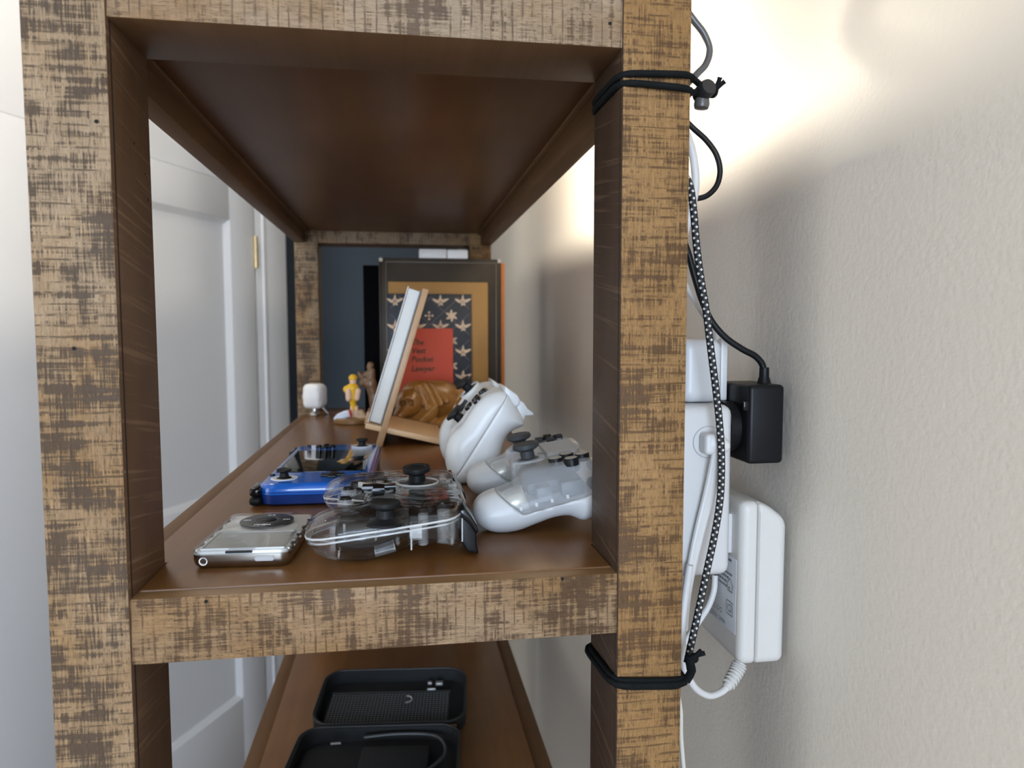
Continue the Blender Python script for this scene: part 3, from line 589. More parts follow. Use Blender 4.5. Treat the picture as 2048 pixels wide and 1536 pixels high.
# battery, screw posts, ribs, motors inside the grips
SPM = lambda s: Matrix.Translation((-.005, s*.0665, .0115)) @ Matrix.Rotation(-.20, 4, 'Y') @ Matrix.Rotation(s*.45, 4, 'X')
m_batt = mat('smoked_battery', (0.10, 0.095, 0.09), 0.25, 0.2, var=.2, nscale=40)
cc.part('battery_pack', box(-.006, .034, -.030, .030, .0110, .0215, .003), mat('battery_grey', (.16, .155, .15), .35, var=.2))
for s in (-1, 1):
    mo = cc.part('rumble_motor', xf(lathe([(.0001, -.006), (.0095, -.006), (.0105, -.004), (.0105, .004), (.0095, .006), (.0001, .006)], 24), frame((-.020, s*.056, .0175), (0, 1, 0))), m_batt)
    cc.part('motor_weight', cbox((-.016, s*.0575-s*.012, .0150), (.010, .006, .008), .001), m_silver, mo)
    cc.part('motor_cable', tube(smooth_path([(-.012, s*.052, .022), (.004, s*.046, .020), (.012, s*.040, .024)], 6), .0007, 6), m_black, mo)
    for (x, y, z0, z1, r) in ((.021, .064, .0085, .030, .0034), (.035, .060, .0085, .031, .0046), (-.038, .058, .0055, .022, .0030), (.004, .070, .012, .026, .0014), (-.010, .0735, .016, .0285, .0009), (-.030, .0725, .016, .0275, .0009), (.040, .069, .010, .028, .0012)):
        cc.part('screw_post', xf(lathe([(r*.55, z0), (r, z0+.001), (r, z1), (r*.5, z1)], 14), Matrix.Translation((x, s*y, 0))), m_col)
    for c_, z_ in (((.013, s*.066, .0160), (.0010, .012, .016)), ((.016, s*.070, .0200), (.008, .0010, .009)), ((-.034, s*.060, .0110), (.0010, .018, .012)), ((.047, s*.060, .0190), (.0010, .016, .016))): cc.part('rib', cbox(c_, z_), m_rim)
    cc.part('sensor_plate', xf(cbox((0, 0, 0), (.0120, .0012, .0090), .0004), SPM(s)), mat('smoke_grey_plate', (0.17, .19, .20), .2))
    cc.part('plate_frame', xf(join(cbox((0, 0, .0048), (.0134, .0022, .0007)), cbox((0, 0, -.0048), (.0134, .0022, .0007)), cbox((.0064, 0, 0), (.0007, .0022, .0100)), cbox((-.0064, 0, 0), (.0007, .0022, .0100))), SPM(s)), m_rim)
    # shoulder button and trigger at the forward end
    bp_ = poly_at([(916, 1012), (926, 1008), (938, 1022), (950, 1040), (953, 1052), (950, 1058), (938, 1040), (920, 1026)], .056, cI)
    bu = cc.part('bumper', prism_y(bp_, min(s*.026, s*.070), max(s*.026, s*.070), .0010), m_blackg, smooth=40)
    tp_ = poly_at([(919, 1026), (938, 1038), (950, 1056), (951, 1082), (955, 1100), (932, 1096), (920, 1076)], .056, cI)
    cc.part('trigger', prism_y(tp_, min(s*.034, s*.066), max(s*.034, s*.066), .0016), m_black, bu, smooth=40)
    refl = nets(lambda P: np.maximum(np.maximum(f_clear(P)+.0052, np.abs(P[..., 1]-s*.058)-.0165), np.maximum(-.036-P[..., 0], np.maximum(P[..., 0]-.012, P[..., 2]-(.0290+.06*P[..., 0])))), (-.05, min(s*.036, s*.08), 0), (.05, max(s*.036, s*.08), .03), .0014)
    cc.part('dark_reflection', refl, mat('painted_reflection', (.030, .024, .020), .16, var=.3, nscale=30), smooth=60)  # dark body added in place of the dark reflection inside the grip

# ---------------- frosted white controller with touch pad, beside the post by the wall
tM = Matrix.LocRotScale(Vector((.262, .165, 0)), Euler((0, math.radians(-9), math.radians(-3))), None); tI = tM.inverted()
tprof = densify(local_profile([(944, 1040), (948, 1012), (964, 992), (992, 978), (1030, 962), (1070, 946), (1094, 938), (1130, 944), (1182, 958), (1225, 972), (1234, 990), (1226, 1008), (1196, 1026), (1158, 1048), (1130, 1037), (1100, 1041), (1063, 1058), (1028, 1074), (988, 1078), (958, 1064)], .118, tI), 3)
def f_ds(P):
    x, y, z = P[..., 0], P[..., 1], P[..., 2]; pr = s_poly(x, z, tprof)
    d = np.minimum(s_pill(pr, y, -.081, -.038, .0175), s_pill(pr, y, .038, .081, .0175))
    mid = s_box(P, (.024, 0, .0365), (.030, .066, .0135), .010); d = smin(d, mid, .012)
    for s in (-1, 1): d = smin(d, s_cap(P, (.004, s*.026, .028), (.004, s*.026, .0455), .0165, .0150), .004)
    d = smax(d, np.hypot(x+.13, y*.75)-.186, .006); d = smax(d, z-.0492, .004)
    return d
xs0 = min(x for x, z in tprof)
def g_ds(P):     # white lower / rear shell against frosted upper shell
    x, z = P[..., 0], P[..., 2]; return smax(z-(.0165+.05*(x-.0)), (xs0+.021-(z-.02)*.55)-x, .010)*1.0 if False else np.maximum(-(x-(xs0+.0165+np.clip(.040-z, 0, .03)*.95)), -(z-(.0195+.10*x)))
ds = Thing('game_controller', 'frosted white game controller with touch pad beside the post by the wall', 'game controller', M=tM)
lo, hi = (-.062, -.084, -.02), (.062, .084, .056)
up, dn = split_mesh(f_ds, g_ds, lo, hi, .0014, .00006)
m_frost = mat('frosted_clear', (0.72, 0.76, 0.79), 0.22, var=.02, alpha=.31, spec=.7)
m_dsw = mat('pale_grey_white', (0.56, 0.57, 0.575), 0.42, var=.01)
ds.part('upper_shell', up, m_frost, smooth=60, label='frosted translucent upper shell'); ds.part('lower_shell', dn, m_dsw, smooth=60, label='opaque white lower shell')
dz = .0492
for s in (-1, 1):
    st = stick(ds, (.004, s*.026, dz-.002), (-.04, 0, 1), 1.22, m_greyrub, None, None, [(.0080, 0), (.0072, .0014), (.0046, .0022), (.0046, .0070), (.0072, .0082), (.0088, .0092), (.0090, .0104), (.0084, .0120), (.0070, .0124), (.0058, .0120), (.0001, .0122)])
    ds.part('stick_ring', xf(lathe([(.0138, -.001), (.0138, .0006), (.0118, .0012), (.0098, .0006)], 36), Matrix.Translation((.004, s*.026, dz-.0005))), m_frost, st)
ds.part('touch_pad', xf(rr_loft([(.0270, .0540, .0025, -.002), (.0270, .0540, .0025, .0006), (.0264, .0534, .0022, .0011)], 4), Matrix.Translation((.0330, 0, dz))), mat('touch_pad_grey', (.30, .29, .275), .5, bump=.4, bscale=1500))
ds.part('pad_ribs', join(*[cbox((.0330, -.0255+i*.0017, dz+.0012), (.0255, .0008, .0004)) for i in range(31)]), mat('pad_rib', (.34, .33, .31), .45))['kind'] = 'stuff'
for (dx, dy) in ((-.0105, 0), (.0105, 0), (0, .0100), (0, -.0100)):
    b_ = ds.part('face_button', xf(lathe([(.0058, -.003), (.0058, .0022), (.0054, .0028), (.0001, .0028)], 26), Matrix.Translation((.0330+dx, -.0520+dy, dz-.0008))), m_black)
    ds.part('button_top', xf(lathe([(.0050, .0028), (.0050, .0030), (.0001, .0030)], 24), Matrix.Translation((.0330+dx, -.0520+dy, dz-.0008))), mat('button_sheen', (.30, .28, .25), .3), b_)  # pale disc paints the sheen on top of the black button
for k in range(4):
    a = k*math.pi/2; ds.part('pad_arrow', xf(prism([(.0032, 0), (.0065, .0036), (.0125, .0036), (.0125, -.0036), (.0065, -.0036)], -.002, .0028, .0006), Matrix.Translation((.0330, .0520, dz-.0005)) @ Matrix.Rotation(a, 4, 'Z')), m_black)
for s in (-1, 1): ds.part('option_button', xf(rr_loft([(.0035, .0065, .0016, -.001), (.0035, .0065, .0016, .0012)], 4), Matrix.Translation((.0400, s*.0345, dz-.0002))), m_frost)
m_in_grey = mat('inner_grey', (.09, .10, .11), .4, var=.3, nscale=60)
ds.part('inner_frame', box(-.004, .042, -.046, .046, .022, .034, .006), mat('inner_white_frame', (.13, .145, .16), .4, var=.3))
for s in (-1, 1):
    ds.part('motor', xf(lathe([(.0001, -.008), (.0100, -.008), (.0110, -.006), (.0110, .006), (.0100, .008), (.0001, .008)], 22), frame((-.014, s*.060, .0245), (1, 0, .2))), mat('motor_metal', (.55, .53, .45), .3, .5))
    ds.part('motor_weight', cbox((.008, s*.060, .0275), (.012, .014, .012), .002), m_in_grey); ds.part('inner_block', cbox((.030, s*.062, .0290), (.018, .014, .012), .002), m_in_grey)
    for i in range(4): ds.part('peg', cbox((-.012+i*.012, s*.0765, .0225+.001*i), (.0022, .0022, .0030), .0004), m_dsw)
    sb = ds.part('bumper', cbox((.0530, s*.052, .0395), (.010, .030, .009), .003, 3), m_dsw)
    ds.part('trigger', cbox((.0510, s*.052, .0225), (.012, .026, .014), .0045, 3), m_black, sb)

# ---------------- opaque white controller standing on its grips behind them
wYn = .300
wth = math.radians(-57)
w0 = at_y(926, 978, wYn); wM = Matrix.LocRotScale(Vector((w0.x, wYn+.046, 0)), Euler((0, wth, 0)), None); wI = wM.inverted()
wpts = [(906, 979), (893, 955), (888, 922), (891, 892), (903, 866), (922, 845), (934, 822), (950, 796), (968, 777), (990, 769), (1008, 771), (1016, 785), (1026, 806), (1036, 828), (1041, 848), (1020, 860), (1006, 876), (999, 900), (994, 925), (980, 952), (958, 974), (934, 983)]
wpts = [(x_+(983-y_)*.012, 983-(983-y_)*.955) for x_, y_ in wpts]
wprof = densify(local_profile(wpts, wYn, wI), 3)
def f_w(P):
    x, y, z = P[..., 0], P[..., 1], P[..., 2]; pr = s_poly(x, z, wprof)
    d = np.minimum(s_pill(pr, y, -.078, -.033, .0165), s_pill(pr, y, .033, .078, .0165))
    mid = smax(s_pill(pr+.002, y, -.05, .05, .006), .036-x, .012); d = smin(d, mid, .012)
    return d
vx = np.array(wprof); zc = lambda x: np.interp(x, [vx[:, 0].min(), vx[:, 0].max()], [(vx[:, 1].min()*.45+vx[:, 1].max()*.55)]*2)
sa, sb2 = wI @ at_y(1009, 795, wYn-.02), wI @ at_y(918, 940, wYn-.02)
g_w = lambda P: P[..., 2]-(sb2.z+(sa.z-sb2.z)*(P[..., 0]-sb2.x)/(sa.x-sb2.x))
wc = Thing('game_controller', 'opaque white game controller standing upright on its grips', 'game controller', M=wM)
lo = (vx[:, 0].min(), -.08, vx[:, 1].min()); hi = (vx[:, 0].max(), .08, vx[:, 1].max())
back, front = split_mesh(f_w, g_w, lo, hi, .0015, .00010)
wc.part('back_shell', back, m_whitec, smooth=60); wf = wc.part('front_shell', front, m_whitec, smooth=60)
# face plane in local coordinates, from the profile's face side
def face_z(x, y):
    zs = np.linspace(hi[2]+.004, lo[2], 400); P = np.stack([np.full(400, x), np.full(400, y), zs], -1); s = f_w(P); k = np.where(s < 0)[0]; return zs[k[0]] if len(k) else hi[2]
def face_n(x, y):
    e = .002; dzx = (face_z(x+e, y)-face_z(x-e, y))/(2*e); dzy = (face_z(x, y+e)-face_z(x, y-e))/(2*e); return Vector((-dzx, -dzy, 1)).normalized()
def w_face(px, py, y):      # pixel on the plane of local y
    q = wI @ at_y(px, py, wYn+.046+y); return q.x
m_blackb = mat('black_button', (0.010, 0.010, 0.011), 0.2)
WSTK = [(.0086, -.002), (.0082, .0008), (.0046, .0014), (.0046, .0075), (.0070, .0088), (.0088, .0096), (.0090, .0112), (.0084, .0122), (.0060, .0118), (.0001, .0114)]
for (px, py, y) in ((921, 838, -.022), (950, 786, .045)):
    x = w_face(px, py, y); n = face_n(x, y); st = stick(wc, (x, y, face_z(x, y)-.001), n, 1.15, m_rubber, None, None, WSTK)
    wc.part('stick_ring', xf(lathe([(.0135, -.002), (.0135, .0008), (.0122, .0014), (.0104, .0006), (.0102, -.001)], 32), frame((x, y, face_z(x, y)-.0002), n)), m_whitec, st)
bx = w_face(962, 805, -.052)
for (dx, dy) in ((-.0102, 0), (.0102, 0), (0, .0098), (0, -.0098)):
    x, y = bx+dx, -.046+dy; n = face_n(x, y); wc.part('face_button', xf(lathe([(.0052, -.003), (.0052, .0022), (.0044, .0034), (.0001, .0040)], 24), frame((x, y, face_z(x, y)-.0006), n)), m_blackb)
x, y = bx-.018, .022; n = face_n(x, y); wc.part('directional_pad', xf(prism(dpad(.0100, .0036), -.002, .0034, .0008), frame((x, y, face_z(x, y)), n, (1, 0, 0))), m_black)
x, y = bx+.004, -.012; n = face_n(x, y); wc.part('menu_button', xf(rr_loft([(.0030, .0070, .0014, -.001), (.0030, .0070, .0014, .0012)], 4), frame((x, y, face_z(x, y)), n, (1, 0, 0))), m_whitec)
def place_poly(pts, Y): return poly_at(pts, Y, wI)
for s in (-1, 1):
    Yc = .045
    bmp = place_poly([(1004, 769), (1014, 776), (1028, 786), (1033, 795), (1031, 806), (1022, 809), (1010, 792), (1003, 778)], wYn)
    bo = wc.part('bumper', prism_y(bmp, min(s*.022, s*.070), max(s*.022, s*.070), .0018), m_whitec, smooth=40)
    trg = place_poly([(1027, 806), (1034, 797), (1043, 803), (1050, 814), (1061, 822), (1062, 827), (1054, 828), (1046, 828), (1040, 844), (1034, 840)], wYn)
    wc.part('trigger', prism_y(trg, min(s*.030, s*.062), max(s*.030, s*.062), .0014), m_whitec, bo, smooth=40)

# ---------------- wooden book stand of two slotted boards, with a white book on it
m_bam = wood_smooth('bamboo', 'Y', (0.40, 0.235, 0.115), (0.50, 0.31, 0.16), 0.45, 60, 0, 8.0, 0.1)
m_bamL = wood_smooth('bamboo_light', 'Y', (0.62, 0.41, 0.22), (0.70, 0.48, 0.27), 0.45, 60, 0, 8.5, 0.1)
SY0, SY1 = .530, .672
A0 = at_y(764, 892, SY0); A1 = at_y(858, 579, SY0); A0.z = .0004
adir = (A1-A0); alen = adir.length; adir.normalize(); anor = Vector((-adir.z, 0, adir.x))       # anor points to the book side (up-left)
sd = Thing('book_stand', 'slanted two-board bamboo book stand on the shelf', 'book stand', (A0.x, (SY0+SY1)/2, 0))
th = .0085
def slab(p0, d, n, length, t0, t1, y0, y1, bev=.0008, off=0.0):
    M_ = Matrix((d, Vector((0, 1, 0)), n)).transposed().to_4x4(); M_.translation = Vector((p0.x, 0, p0.z)); return xf(box(off, off+length, y0, y1, t0, t1, bev), M_)
sd.part('back_board', slab(A0, adir, anor, alen, 0, th, SY0, SY1), m_bam, world=True)
B0 = at_y(729, 857, SY0); B1 = at_y(886, 905, SY0-.0); B1.z = max(B1.z, .0004)
bdir = (B1-B0); blen = bdir.length; bdir.normalize(); bnor = Vector((-bdir.z, 0, bdir.x))
o = sd.part('base_board', slab(B0, bdir, bnor, blen, 0, th*.9, SY0+.004, SY1+.010, .0012), m_bamL, world=True)
lo_z = min((o.matrix_world @ v.co).z for v in o.data.vertices) if False else None
sd.part('lip', slab(B0, bdir, bnor, .0040, 0, th*.9+.010, SY0+.045, SY1-.045, .0008, -.0028), m_bam, world=True)
# book leaning on the stand
BKH, BKT = .1870, .0185
_bt = B0+bnor*(th*.9)                                              # a point on the base board's upper face
_ts = [((_bt-(A0+anor*o_)).dot(bnor))/adir.dot(bnor) for o_ in (th+.0006, th+.0006+BKT)]
bkp = A0+adir*(max(_ts)+.0003)+anor*(th+.0006)
sb = Thing('book', 'thin white book leaning on the bamboo book stand', 'book', (bkp.x, (SY0+SY1)/2, bkp.z))
m_page = mat('paper_edges', (0.82, 0.80, 0.74), 0.7, var=.06, nscale=20)
m_cov = mat('white_cover', (0.78, 0.77, 0.74), 0.35)
sb.part('page_block', slab(bkp, adir, anor, BKH-.004, .0016, BKT-.0022, SY0+.004, SY1+.008, .0004, .002), m_page, world=True)
sb.part('back_cover', slab(bkp, adir, anor, BKH, 0, .0013, SY0+.001, SY1+.011, .0003), mat('grey_cover', (.25, .25, .25), .4), world=True)
sb.part('front_cover', slab(bkp, adir, anor, BKH, BKT-.0014, BKT, SY0+.001, SY1+.011, .0004), m_cov, world=True)
for i in range(5): sb.part('leaf_shade', slab(bkp, adir, anor, BKH-.004, .0036+i*.0024, .0038+i*.0024, SY0+.0034, SY0+.006, 0, .002), mat('leaf_shadow', (.50, .51, .52), .7), world=True)  # thin grey strips paint the shade between the leaves

# ---------------- carved wooden animal lying down
m_carv = wood_smooth('carved_wood', 'X', (0.20, 0.080, 0.014), (0.36, 0.160, 0.035), 0.20, 40, 0, 3.3, 0.15, 0.6)
YL = .752
def pl(px, py, dy=0.0): q = at_y(px, py, YL+dy); return np.array(q)
def f_lion(P):
    hip, sho = pl(945, 805, .02), pl(862, 812, .012)
    d = s_cap(P, sho, hip, .034, .026)
    d = smin(d, s_cap(P, pl(838, 800), pl(880, 795, .012), .033, .030), .012)                 # mane / shoulders
    head = s_ell(P, pl(818, 806, -.038), (.0215, .0190, .0225)); muz = s_cap(P, pl(811, 816, -.047), pl(800, 830, -.056), .0140, .0105)
    h = smin(head, muz, .010)
    h = smin(h, s_cap(P, pl(812, 797, -.056), pl(803, 800, -.058), .0040, .0040), .003)          # brow
    d = smin(d, h, .006)
    for a, b in (((846, 772, -.016), (870, 812, -.034)), ((858, 771, -.012), (882, 808, -.031)), ((868, 775, -.008), (893, 803, -.026)), ((836, 775, -.022), (852, 812, -.038)), ((828, 778, -.030), (838, 806, -.044))):
        d = smin(d, s_cap(P, pl(*a), pl(*b), .0060, .0046), .0015)                                # locks
    d = smin(d, s_cap(P, pl(862, 822, -.030), pl(838, 845, -.042), .0130, .0110), .004)        # fore leg
    d = smin(d, s_cap(P, pl(838, 847, -.042), pl(800, 851, -.048), .0105, .0085), .004)
    d = smin(d, s_cap(P, pl(900, 838, -.028), pl(868, 852, -.036), .0105, .0085), .005)
    d = smin(d, s_cap(P, pl(935, 820, -.010), pl(915, 846, -.014), .0200, .0130), .008)        # hind leg
    d = smin(d, s_box(P, (pl(868, 850)[0], YL, .0055), (.066, .030, .0055), .004), .004)
    for e in ((806, 806, -.0570), (822, 806, -.0560)): d = smax(d, -(np.linalg.norm(P-pl(*e), axis=-1)-.0046), .002)
    return smax(d, .0002-P[..., 2], .001)
lion = nets(f_lion, (.12, .67, 0), (.30, .82, .09), .0014)
solo('carved_animal', lion, m_carv, 'glossy carved wooden lion figure lying behind the bamboo stand', 'figurine', smooth=60)

# ---------------- books standing with their covers to the room
def hardback(name, label, x0, x1, y0, y1, h, mc, bev=.0012, spine=.004, z0=0, pages=True):
    t = Thing(name, label, 'book', ((x0+x1)/2, (y0+y1)/2, z0))
    ct = min(.0028, (y1-y0)*.22)
    t.part('page_block', box(x0+spine, x1-.0035, y0+ct, y1-ct, z0+.003, z0+h-.0035), mat('old_paper', (.62, .56, .45), .8, var=.06), world=True)
    f = t.part('front_cover', box(x0+.002, x1, y0, y0+ct, z0, z0+h, bev, 2), mc, world=True)
    t.part('back_cover', box(x0+.002, x1, y1-ct, y1, z0, z0+h, bev, 2), mc, world=True)
    t.part('spine', box(x0, x0+spine, y0, y1, z0, z0+h, bev, 2), mc, world=True); return t, f
m_dbook = mat('dark_leather', (0.052, 0.040, 0.027), 0.42, var=.45, nscale=22, bump=.2, bscale=500, spec=.2)
xa, xb = at_y(757, 515, .905).x, at_y(1002, 515, .905).x; hD = at_y(880, 517, .905).z
DK, dkf = hardback('book', 'tall dark brown leather-bound book with worn corners, rearmost of the row of facing covers', xa, xb, .905, .930, hD, m_dbook, .0015, .006)
fx0, fx1, fz0, fz1 = at_y(771, 540, .905).x, at_y(993, 540, .905).x, .012, at_y(880, 524, .905).z
m_tool = mat('blind_tooling', (0.13, 0.11, 0.085), .4)
for b_ in (box(fx0, fx1, .9042, .9053, fz1-.0016, fz1, .0002), box(fx1-.0016, fx1, .9042, .9053, fz0, fz1, .0002), box(fx0, fx0+.0016, .9042, .9053, fz0, fz1, .0002)): DK.part('tooled_line', b_, m_tool, dkf, world=True)
for xc in (xa+.004, xb-.0035): DK.part('worn_corner', cbox((xc, .9065, hD-.0035), (.0068, .005, .0078), .002), mat('worn_board', (.62, .58, .5), .8), dkf, world=True)
m_gold = mat('ochre_cloth', (0.36, 0.185, 0.045), 0.5, var=.25, nscale=14, bump=.2, bscale=900)
xa2, xb2 = at_y(776, 563, .880).x, at_y(976, 563, .880).x; hG = at_y(880, 564, .880).z
hardback('book', 'ochre gold cloth-bound book between the dark leather book and the patterned one', xa2, xb2, .880, .9035, hG, m_gold)
m_pat = mat('dark_navy_cover', (0.022, 0.024, 0.030), 0.5, var=.5, nscale=40)
xa3, xb3 = at_y(774, 587, .860).x, at_y(943, 587, .860).x; hP = at_y(860, 588, .860).z
PT, ptf = hardback('book', 'small book with a cream crown pattern on a near-black cover', xa3, xb3, .860, .8785, hP, m_pat)
m_orn = mat('cream_ornament', (0.66, 0.47, 0.30), 0.55, var=.15)
m_lat = mat('lattice_line', (0.13, 0.10, 0.085), .5)
def flat(poly): return [(x, z) for x, z in poly]
def plate(poly, cx, cz, sc, y=.8597, d=.0004):
    v, f = prism([(cx+x*sc, cz+z*sc) for x, z in poly], -d, 0); return np.stack([v[:, 0], y+v[:, 2], v[:, 1]], -1), f
def leaf(a, L, w, x0=0, z0=0):
    c, s_ = math.cos(a), math.sin(a); pts = [(0, 0), (.3*L, w), (.7*L, w*.8), (L, 0), (.7*L, -w*.5), (.3*L, -w*.6)]
    return [(x0+c*x-s_*z, z0+s_*x+c*z) for x, z in pts]
crown = [leaf(math.radians(28), .58, .10), leaf(math.radians(152), .58, .10), leaf(math.radians(90), .52, .08), leaf(math.radians(62), .30, .06), leaf(math.radians(118), .30, .06), leaf(math.radians(-50), .20, .07), leaf(math.radians(-130), .20, .07)]
orn = []; stepx, stepz = .0420, .0225
for r in range(9):
    for c in range(7):
        cx = xa3+.014+c*stepx*.95 + (0 if r % 2 == 0 else stepx*.46); cz = hP-.016-r*stepz
        if not (xa3+.012 < cx < xb3-.009 and cz > .02): continue
        if r % 2 == 0: orn += [plate(p, cx, cz, .0300) for p in crown]
        else:
            orn += [plate([(dx+.12*math.cos(t), dz+.12*math.sin(t)) for t in np.linspace(0, 2*math.pi, 9)[:-1]], cx, cz, .0180) for dx, dz in ((0, 0), (.32, 0), (-.32, 0), (0, .32), (0, -.32))] if c % 2 else [plate(p, cx, cz, .0230) for p in [leaf(math.radians(a), .5, .13) for a in (30, 90, 150, 210, 270, 330)]]
po = PT.part('cover_ornament', join(*orn), m_orn, ptf, world=True, smooth=0); po['kind'] = 'stuff'
lat = []
for k in range(-7, 8):
    for sgn in (-1, 1):
        for seg in range(40):
            x = xa3+.006+seg*(xb3-xa3-.010)/40; dx = (xb3-xa3-.010)/40; z = hP-.10+k*.046+sgn*(x-(xa3+xb3)/2)*.92; z2 = z+sgn*dx*.92
            if .004 < min(z, z2) and max(z, z2) < hP-.003: lat.append((np.array([(x, .85985, z-.0006), (x+dx, .85985, z2-.0006), (x+dx, .85985, z2+.0006), (x, .85985, z+.0006)]), [[0, 1, 2, 3]]))
pq = PT.part('cover_lattice', join(*lat), m_lat, ptf, world=True, smooth=0); pq['kind'] = 'stuff'
m_red = mat('red_cloth', (0.50, 0.065, 0.030), 0.6, var=.10, nscale=30, bump=.2, bscale=1200)
xa4, xb4 = at_y(795, 655, .845).x, at_y(906, 655, .845).x; hR = at_y(860, 657, .845).z
RD, rdf = hardback('book', 'small red book with a black title in front of the patterned book', xa4, xb4, .845, .8585, hR, m_red, .0008, .003)
MT = lambda px, py: frame((at_y(px, py, .8449).x, .8449, at_y(px, py, .8449).z), (0, -1, 0), (1, 0, 0))
m_title = mat('title_print', (0.085, 0.035, 0.012), .6)
for wd, px, py in (('The', 822, 685), ('Vest', 822, 702), ('Pocket', 822, 719), ('Lawyer', 822, 738)):
    RD.part('title', xf(text(wd, .0138, .0002, 'LEFT', .22, .00035), MT(px, py)), m_title, rdf, world=True, smooth=0)
for i_ in range(4): RD.part('title', xf(box(i_*.0042, i_*.0042+.0030, -.0014, .0014, 0, .0002), MT(857, 765)), m_title, rdf, world=True, smooth=0)
# orange book and black folder behind the dark book
hardback('book', 'orange book standing behind the dark leather book, only its edge showing', at_y(900, 530, .94).x, at_y(1008, 530, .94).x, .932, .948, at_y(1004, 527, .94).z, mat('orange_cloth', (0.62, 0.20, 0.045), .6, var=.12), .001, .004)
bx0, bx1 = at_y(726, 530, .955).x, at_y(790, 530, .955).x
solo('black_folder', join(box(bx0, bx1, .950, .980, .0, at_y(740, 531, .955).z, .0015)), mat('matte_black', (0.002, 0.002, 0.0025), .8, spec=.05), 'plain black upright folder standing behind the dark leather book', 'folder')
# white box on top of the dark leather book
q0, q1 = at_y(838, 497, .9055), at_y(936, 497, .9055)
wbx = Thing('white_box', 'small white two-part plastic box lying on top of the dark leather book', 'box', ((q0.x+q1.x)/2, .915, hD))
xm = q0.x+(q1.x-q0.x)*.57
wbx.part('body', box(q0.x, xm-.0003, .9055, .935, hD, q0.z, .0025, 3), m_whitepl, world=True); wbx.part('cap', box(xm+.0003, q1.x, .9058, .935, hD, q0.z-.0004, .0025, 3), m_whitepl, world=True)

# ---------------- white room sensor
sp_ = at_z(630, 830, 0)
se = Thing('room_sensor', 'small white rounded room sensor on a little metal foot beside the far post', 'sensor', (sp_.x, sp_.y, 0), (0, 0, math.radians(-18)))
se.part('housing', nets(lambda P: smax(s_box(P, (0, 0, .0345), (.0205, .018, .0228), .012), np.hypot(P[..., 0]*1.0, (P[..., 1]-.02)*.5)-.0245, .006), (-.024, -.02, .010), (.024, .02, .06), .0014), m_whitepl, smooth=60)
se.part('face', nets(lambda P: s_ell(P, (0, -.0125, .0345), (.0175, .0075, .0200)), (-.02, -.022, .012), (.02, -.004, .057), .0013), m_whitepl, smooth=60)
se.part('foot', lathe([(.0095, 0), (.0092, .0015), (.0045, .0065), (.0038, .0130)], 22), m_metal)
se.part('prop', tube([(.010, .008, .014), (.020, .014, .0006)], .0022, 8), m_metal)

# ---------------- painted figurine with a sword, and a carved statuette behind it
YF = .800
def pf(px, py, dy=0.0): return np.array(at_y(px, py, YF+dy))
fb = at_y(706, 846, YF); fg = Thing('figurine', 'small painted figurine in yellow clothes holding a pale blade down on a round base', 'figurine', (fb.x, YF, 0))
m_bronze = mat('bronze_base', (0.24, 0.135, 0.055), 0.4, .3, var=.25, nscale=60)
m_yel = mat('yellow_paint', (0.80, 0.46, 0.015), 0.4); m_skin = mat('skin_paint', (0.78, 0.52, 0.36), 0.5); m_blade = mat('pale_blade', (0.62, 0.68, 0.80), .3); m_redp = mat('red_paint', (.55, .06, .04), .5)
fg.part('base', lathe([(.0300, 0), (.0320, .0015), (.0322, .0070), (.0305, .0095), (.0001, .0100)], 36), m_bronze)
fg.part('body', nets(lambda P: smin(smin(s_cap(P, pf(705, 795), pf(707, 776), .0075, .0085), s_cap(P, pf(700, 778), pf(694, 779), .0080, .0065), .004), s_cap(P, pf(706, 798), pf(707, 820), .0062, .0042), .004), (.02, .77, .005), (.14, .83, .10), .0011), m_yel, world=True, smooth=60, label='yellow tunic')
fg.part('head', nets(lambda P: s_ell(P, pf(706, 763), (.0058, .0060, .0060)), (.05, .78, .05), (.11, .82, .09), .001), m_skin, world=True, smooth=60)
fg.part('hair', nets(lambda P: s_ell(P, pf(706, 756, .001), (.0072, .0072, .0062)), (.05, .78, .055), (.11, .82, .095), .001), m_yel, world=True, smooth=60)
for a, b in (((697, 783, -.006), (697, 798, -.009)), ((716, 782, -.004), (714, 797, -.006))): fg.part('arm', nets(lambda P: s_cap(P, pf(*a), pf(*b), .0052, .0045), (.04, .77, .02), (.12, .82, .08), .001), m_skin, world=True, smooth=60)
for px in (705, 712): fg.part('leg', nets(lambda P: s_cap(P, pf(px, 815), pf(px+1, 838), .0042, .0045), (.04, .77, .002), (.12, .82, .06), .001), m_skin, world=True, smooth=60)
bl = fg.part('sword', tube([pf(698, 827, -.012), pf(690, 829, -.013), pf(676, 835, -.014), pf(668, 838, -.014)], [.0062, .0062, .0058, .0016], 10, flat=.35), m_blade, world=True)
fg.part('hilt', tube([pf(699, 820, -.012), pf(702, 834, -.012)], .0022, 8), m_redp, bl, world=True)
fg.part('rock', nets(lambda P: smin(s_cap(P, pf(722, 826, -.008), pf(728, 838, -.010), .0060, .0060), s_cap(P, pf(718, 836, -.010), pf(734, 832, -.008), .0040, .0030), .003), (.05, .76, .0), (.13, .83, .04), .001), mat('pale_stone', (.50, .36, .23), .6), world=True, smooth=60)
m_stat = wood_smooth('statuette_wood', 'Z', (0.13, 0.065, 0.025), (0.22, 0.12, 0.055), .3, 60, 0, 6.1, .2)
YS = .850
def ps(px, py, dy=0.0): return np.array(at_y(px, py, YS+dy))
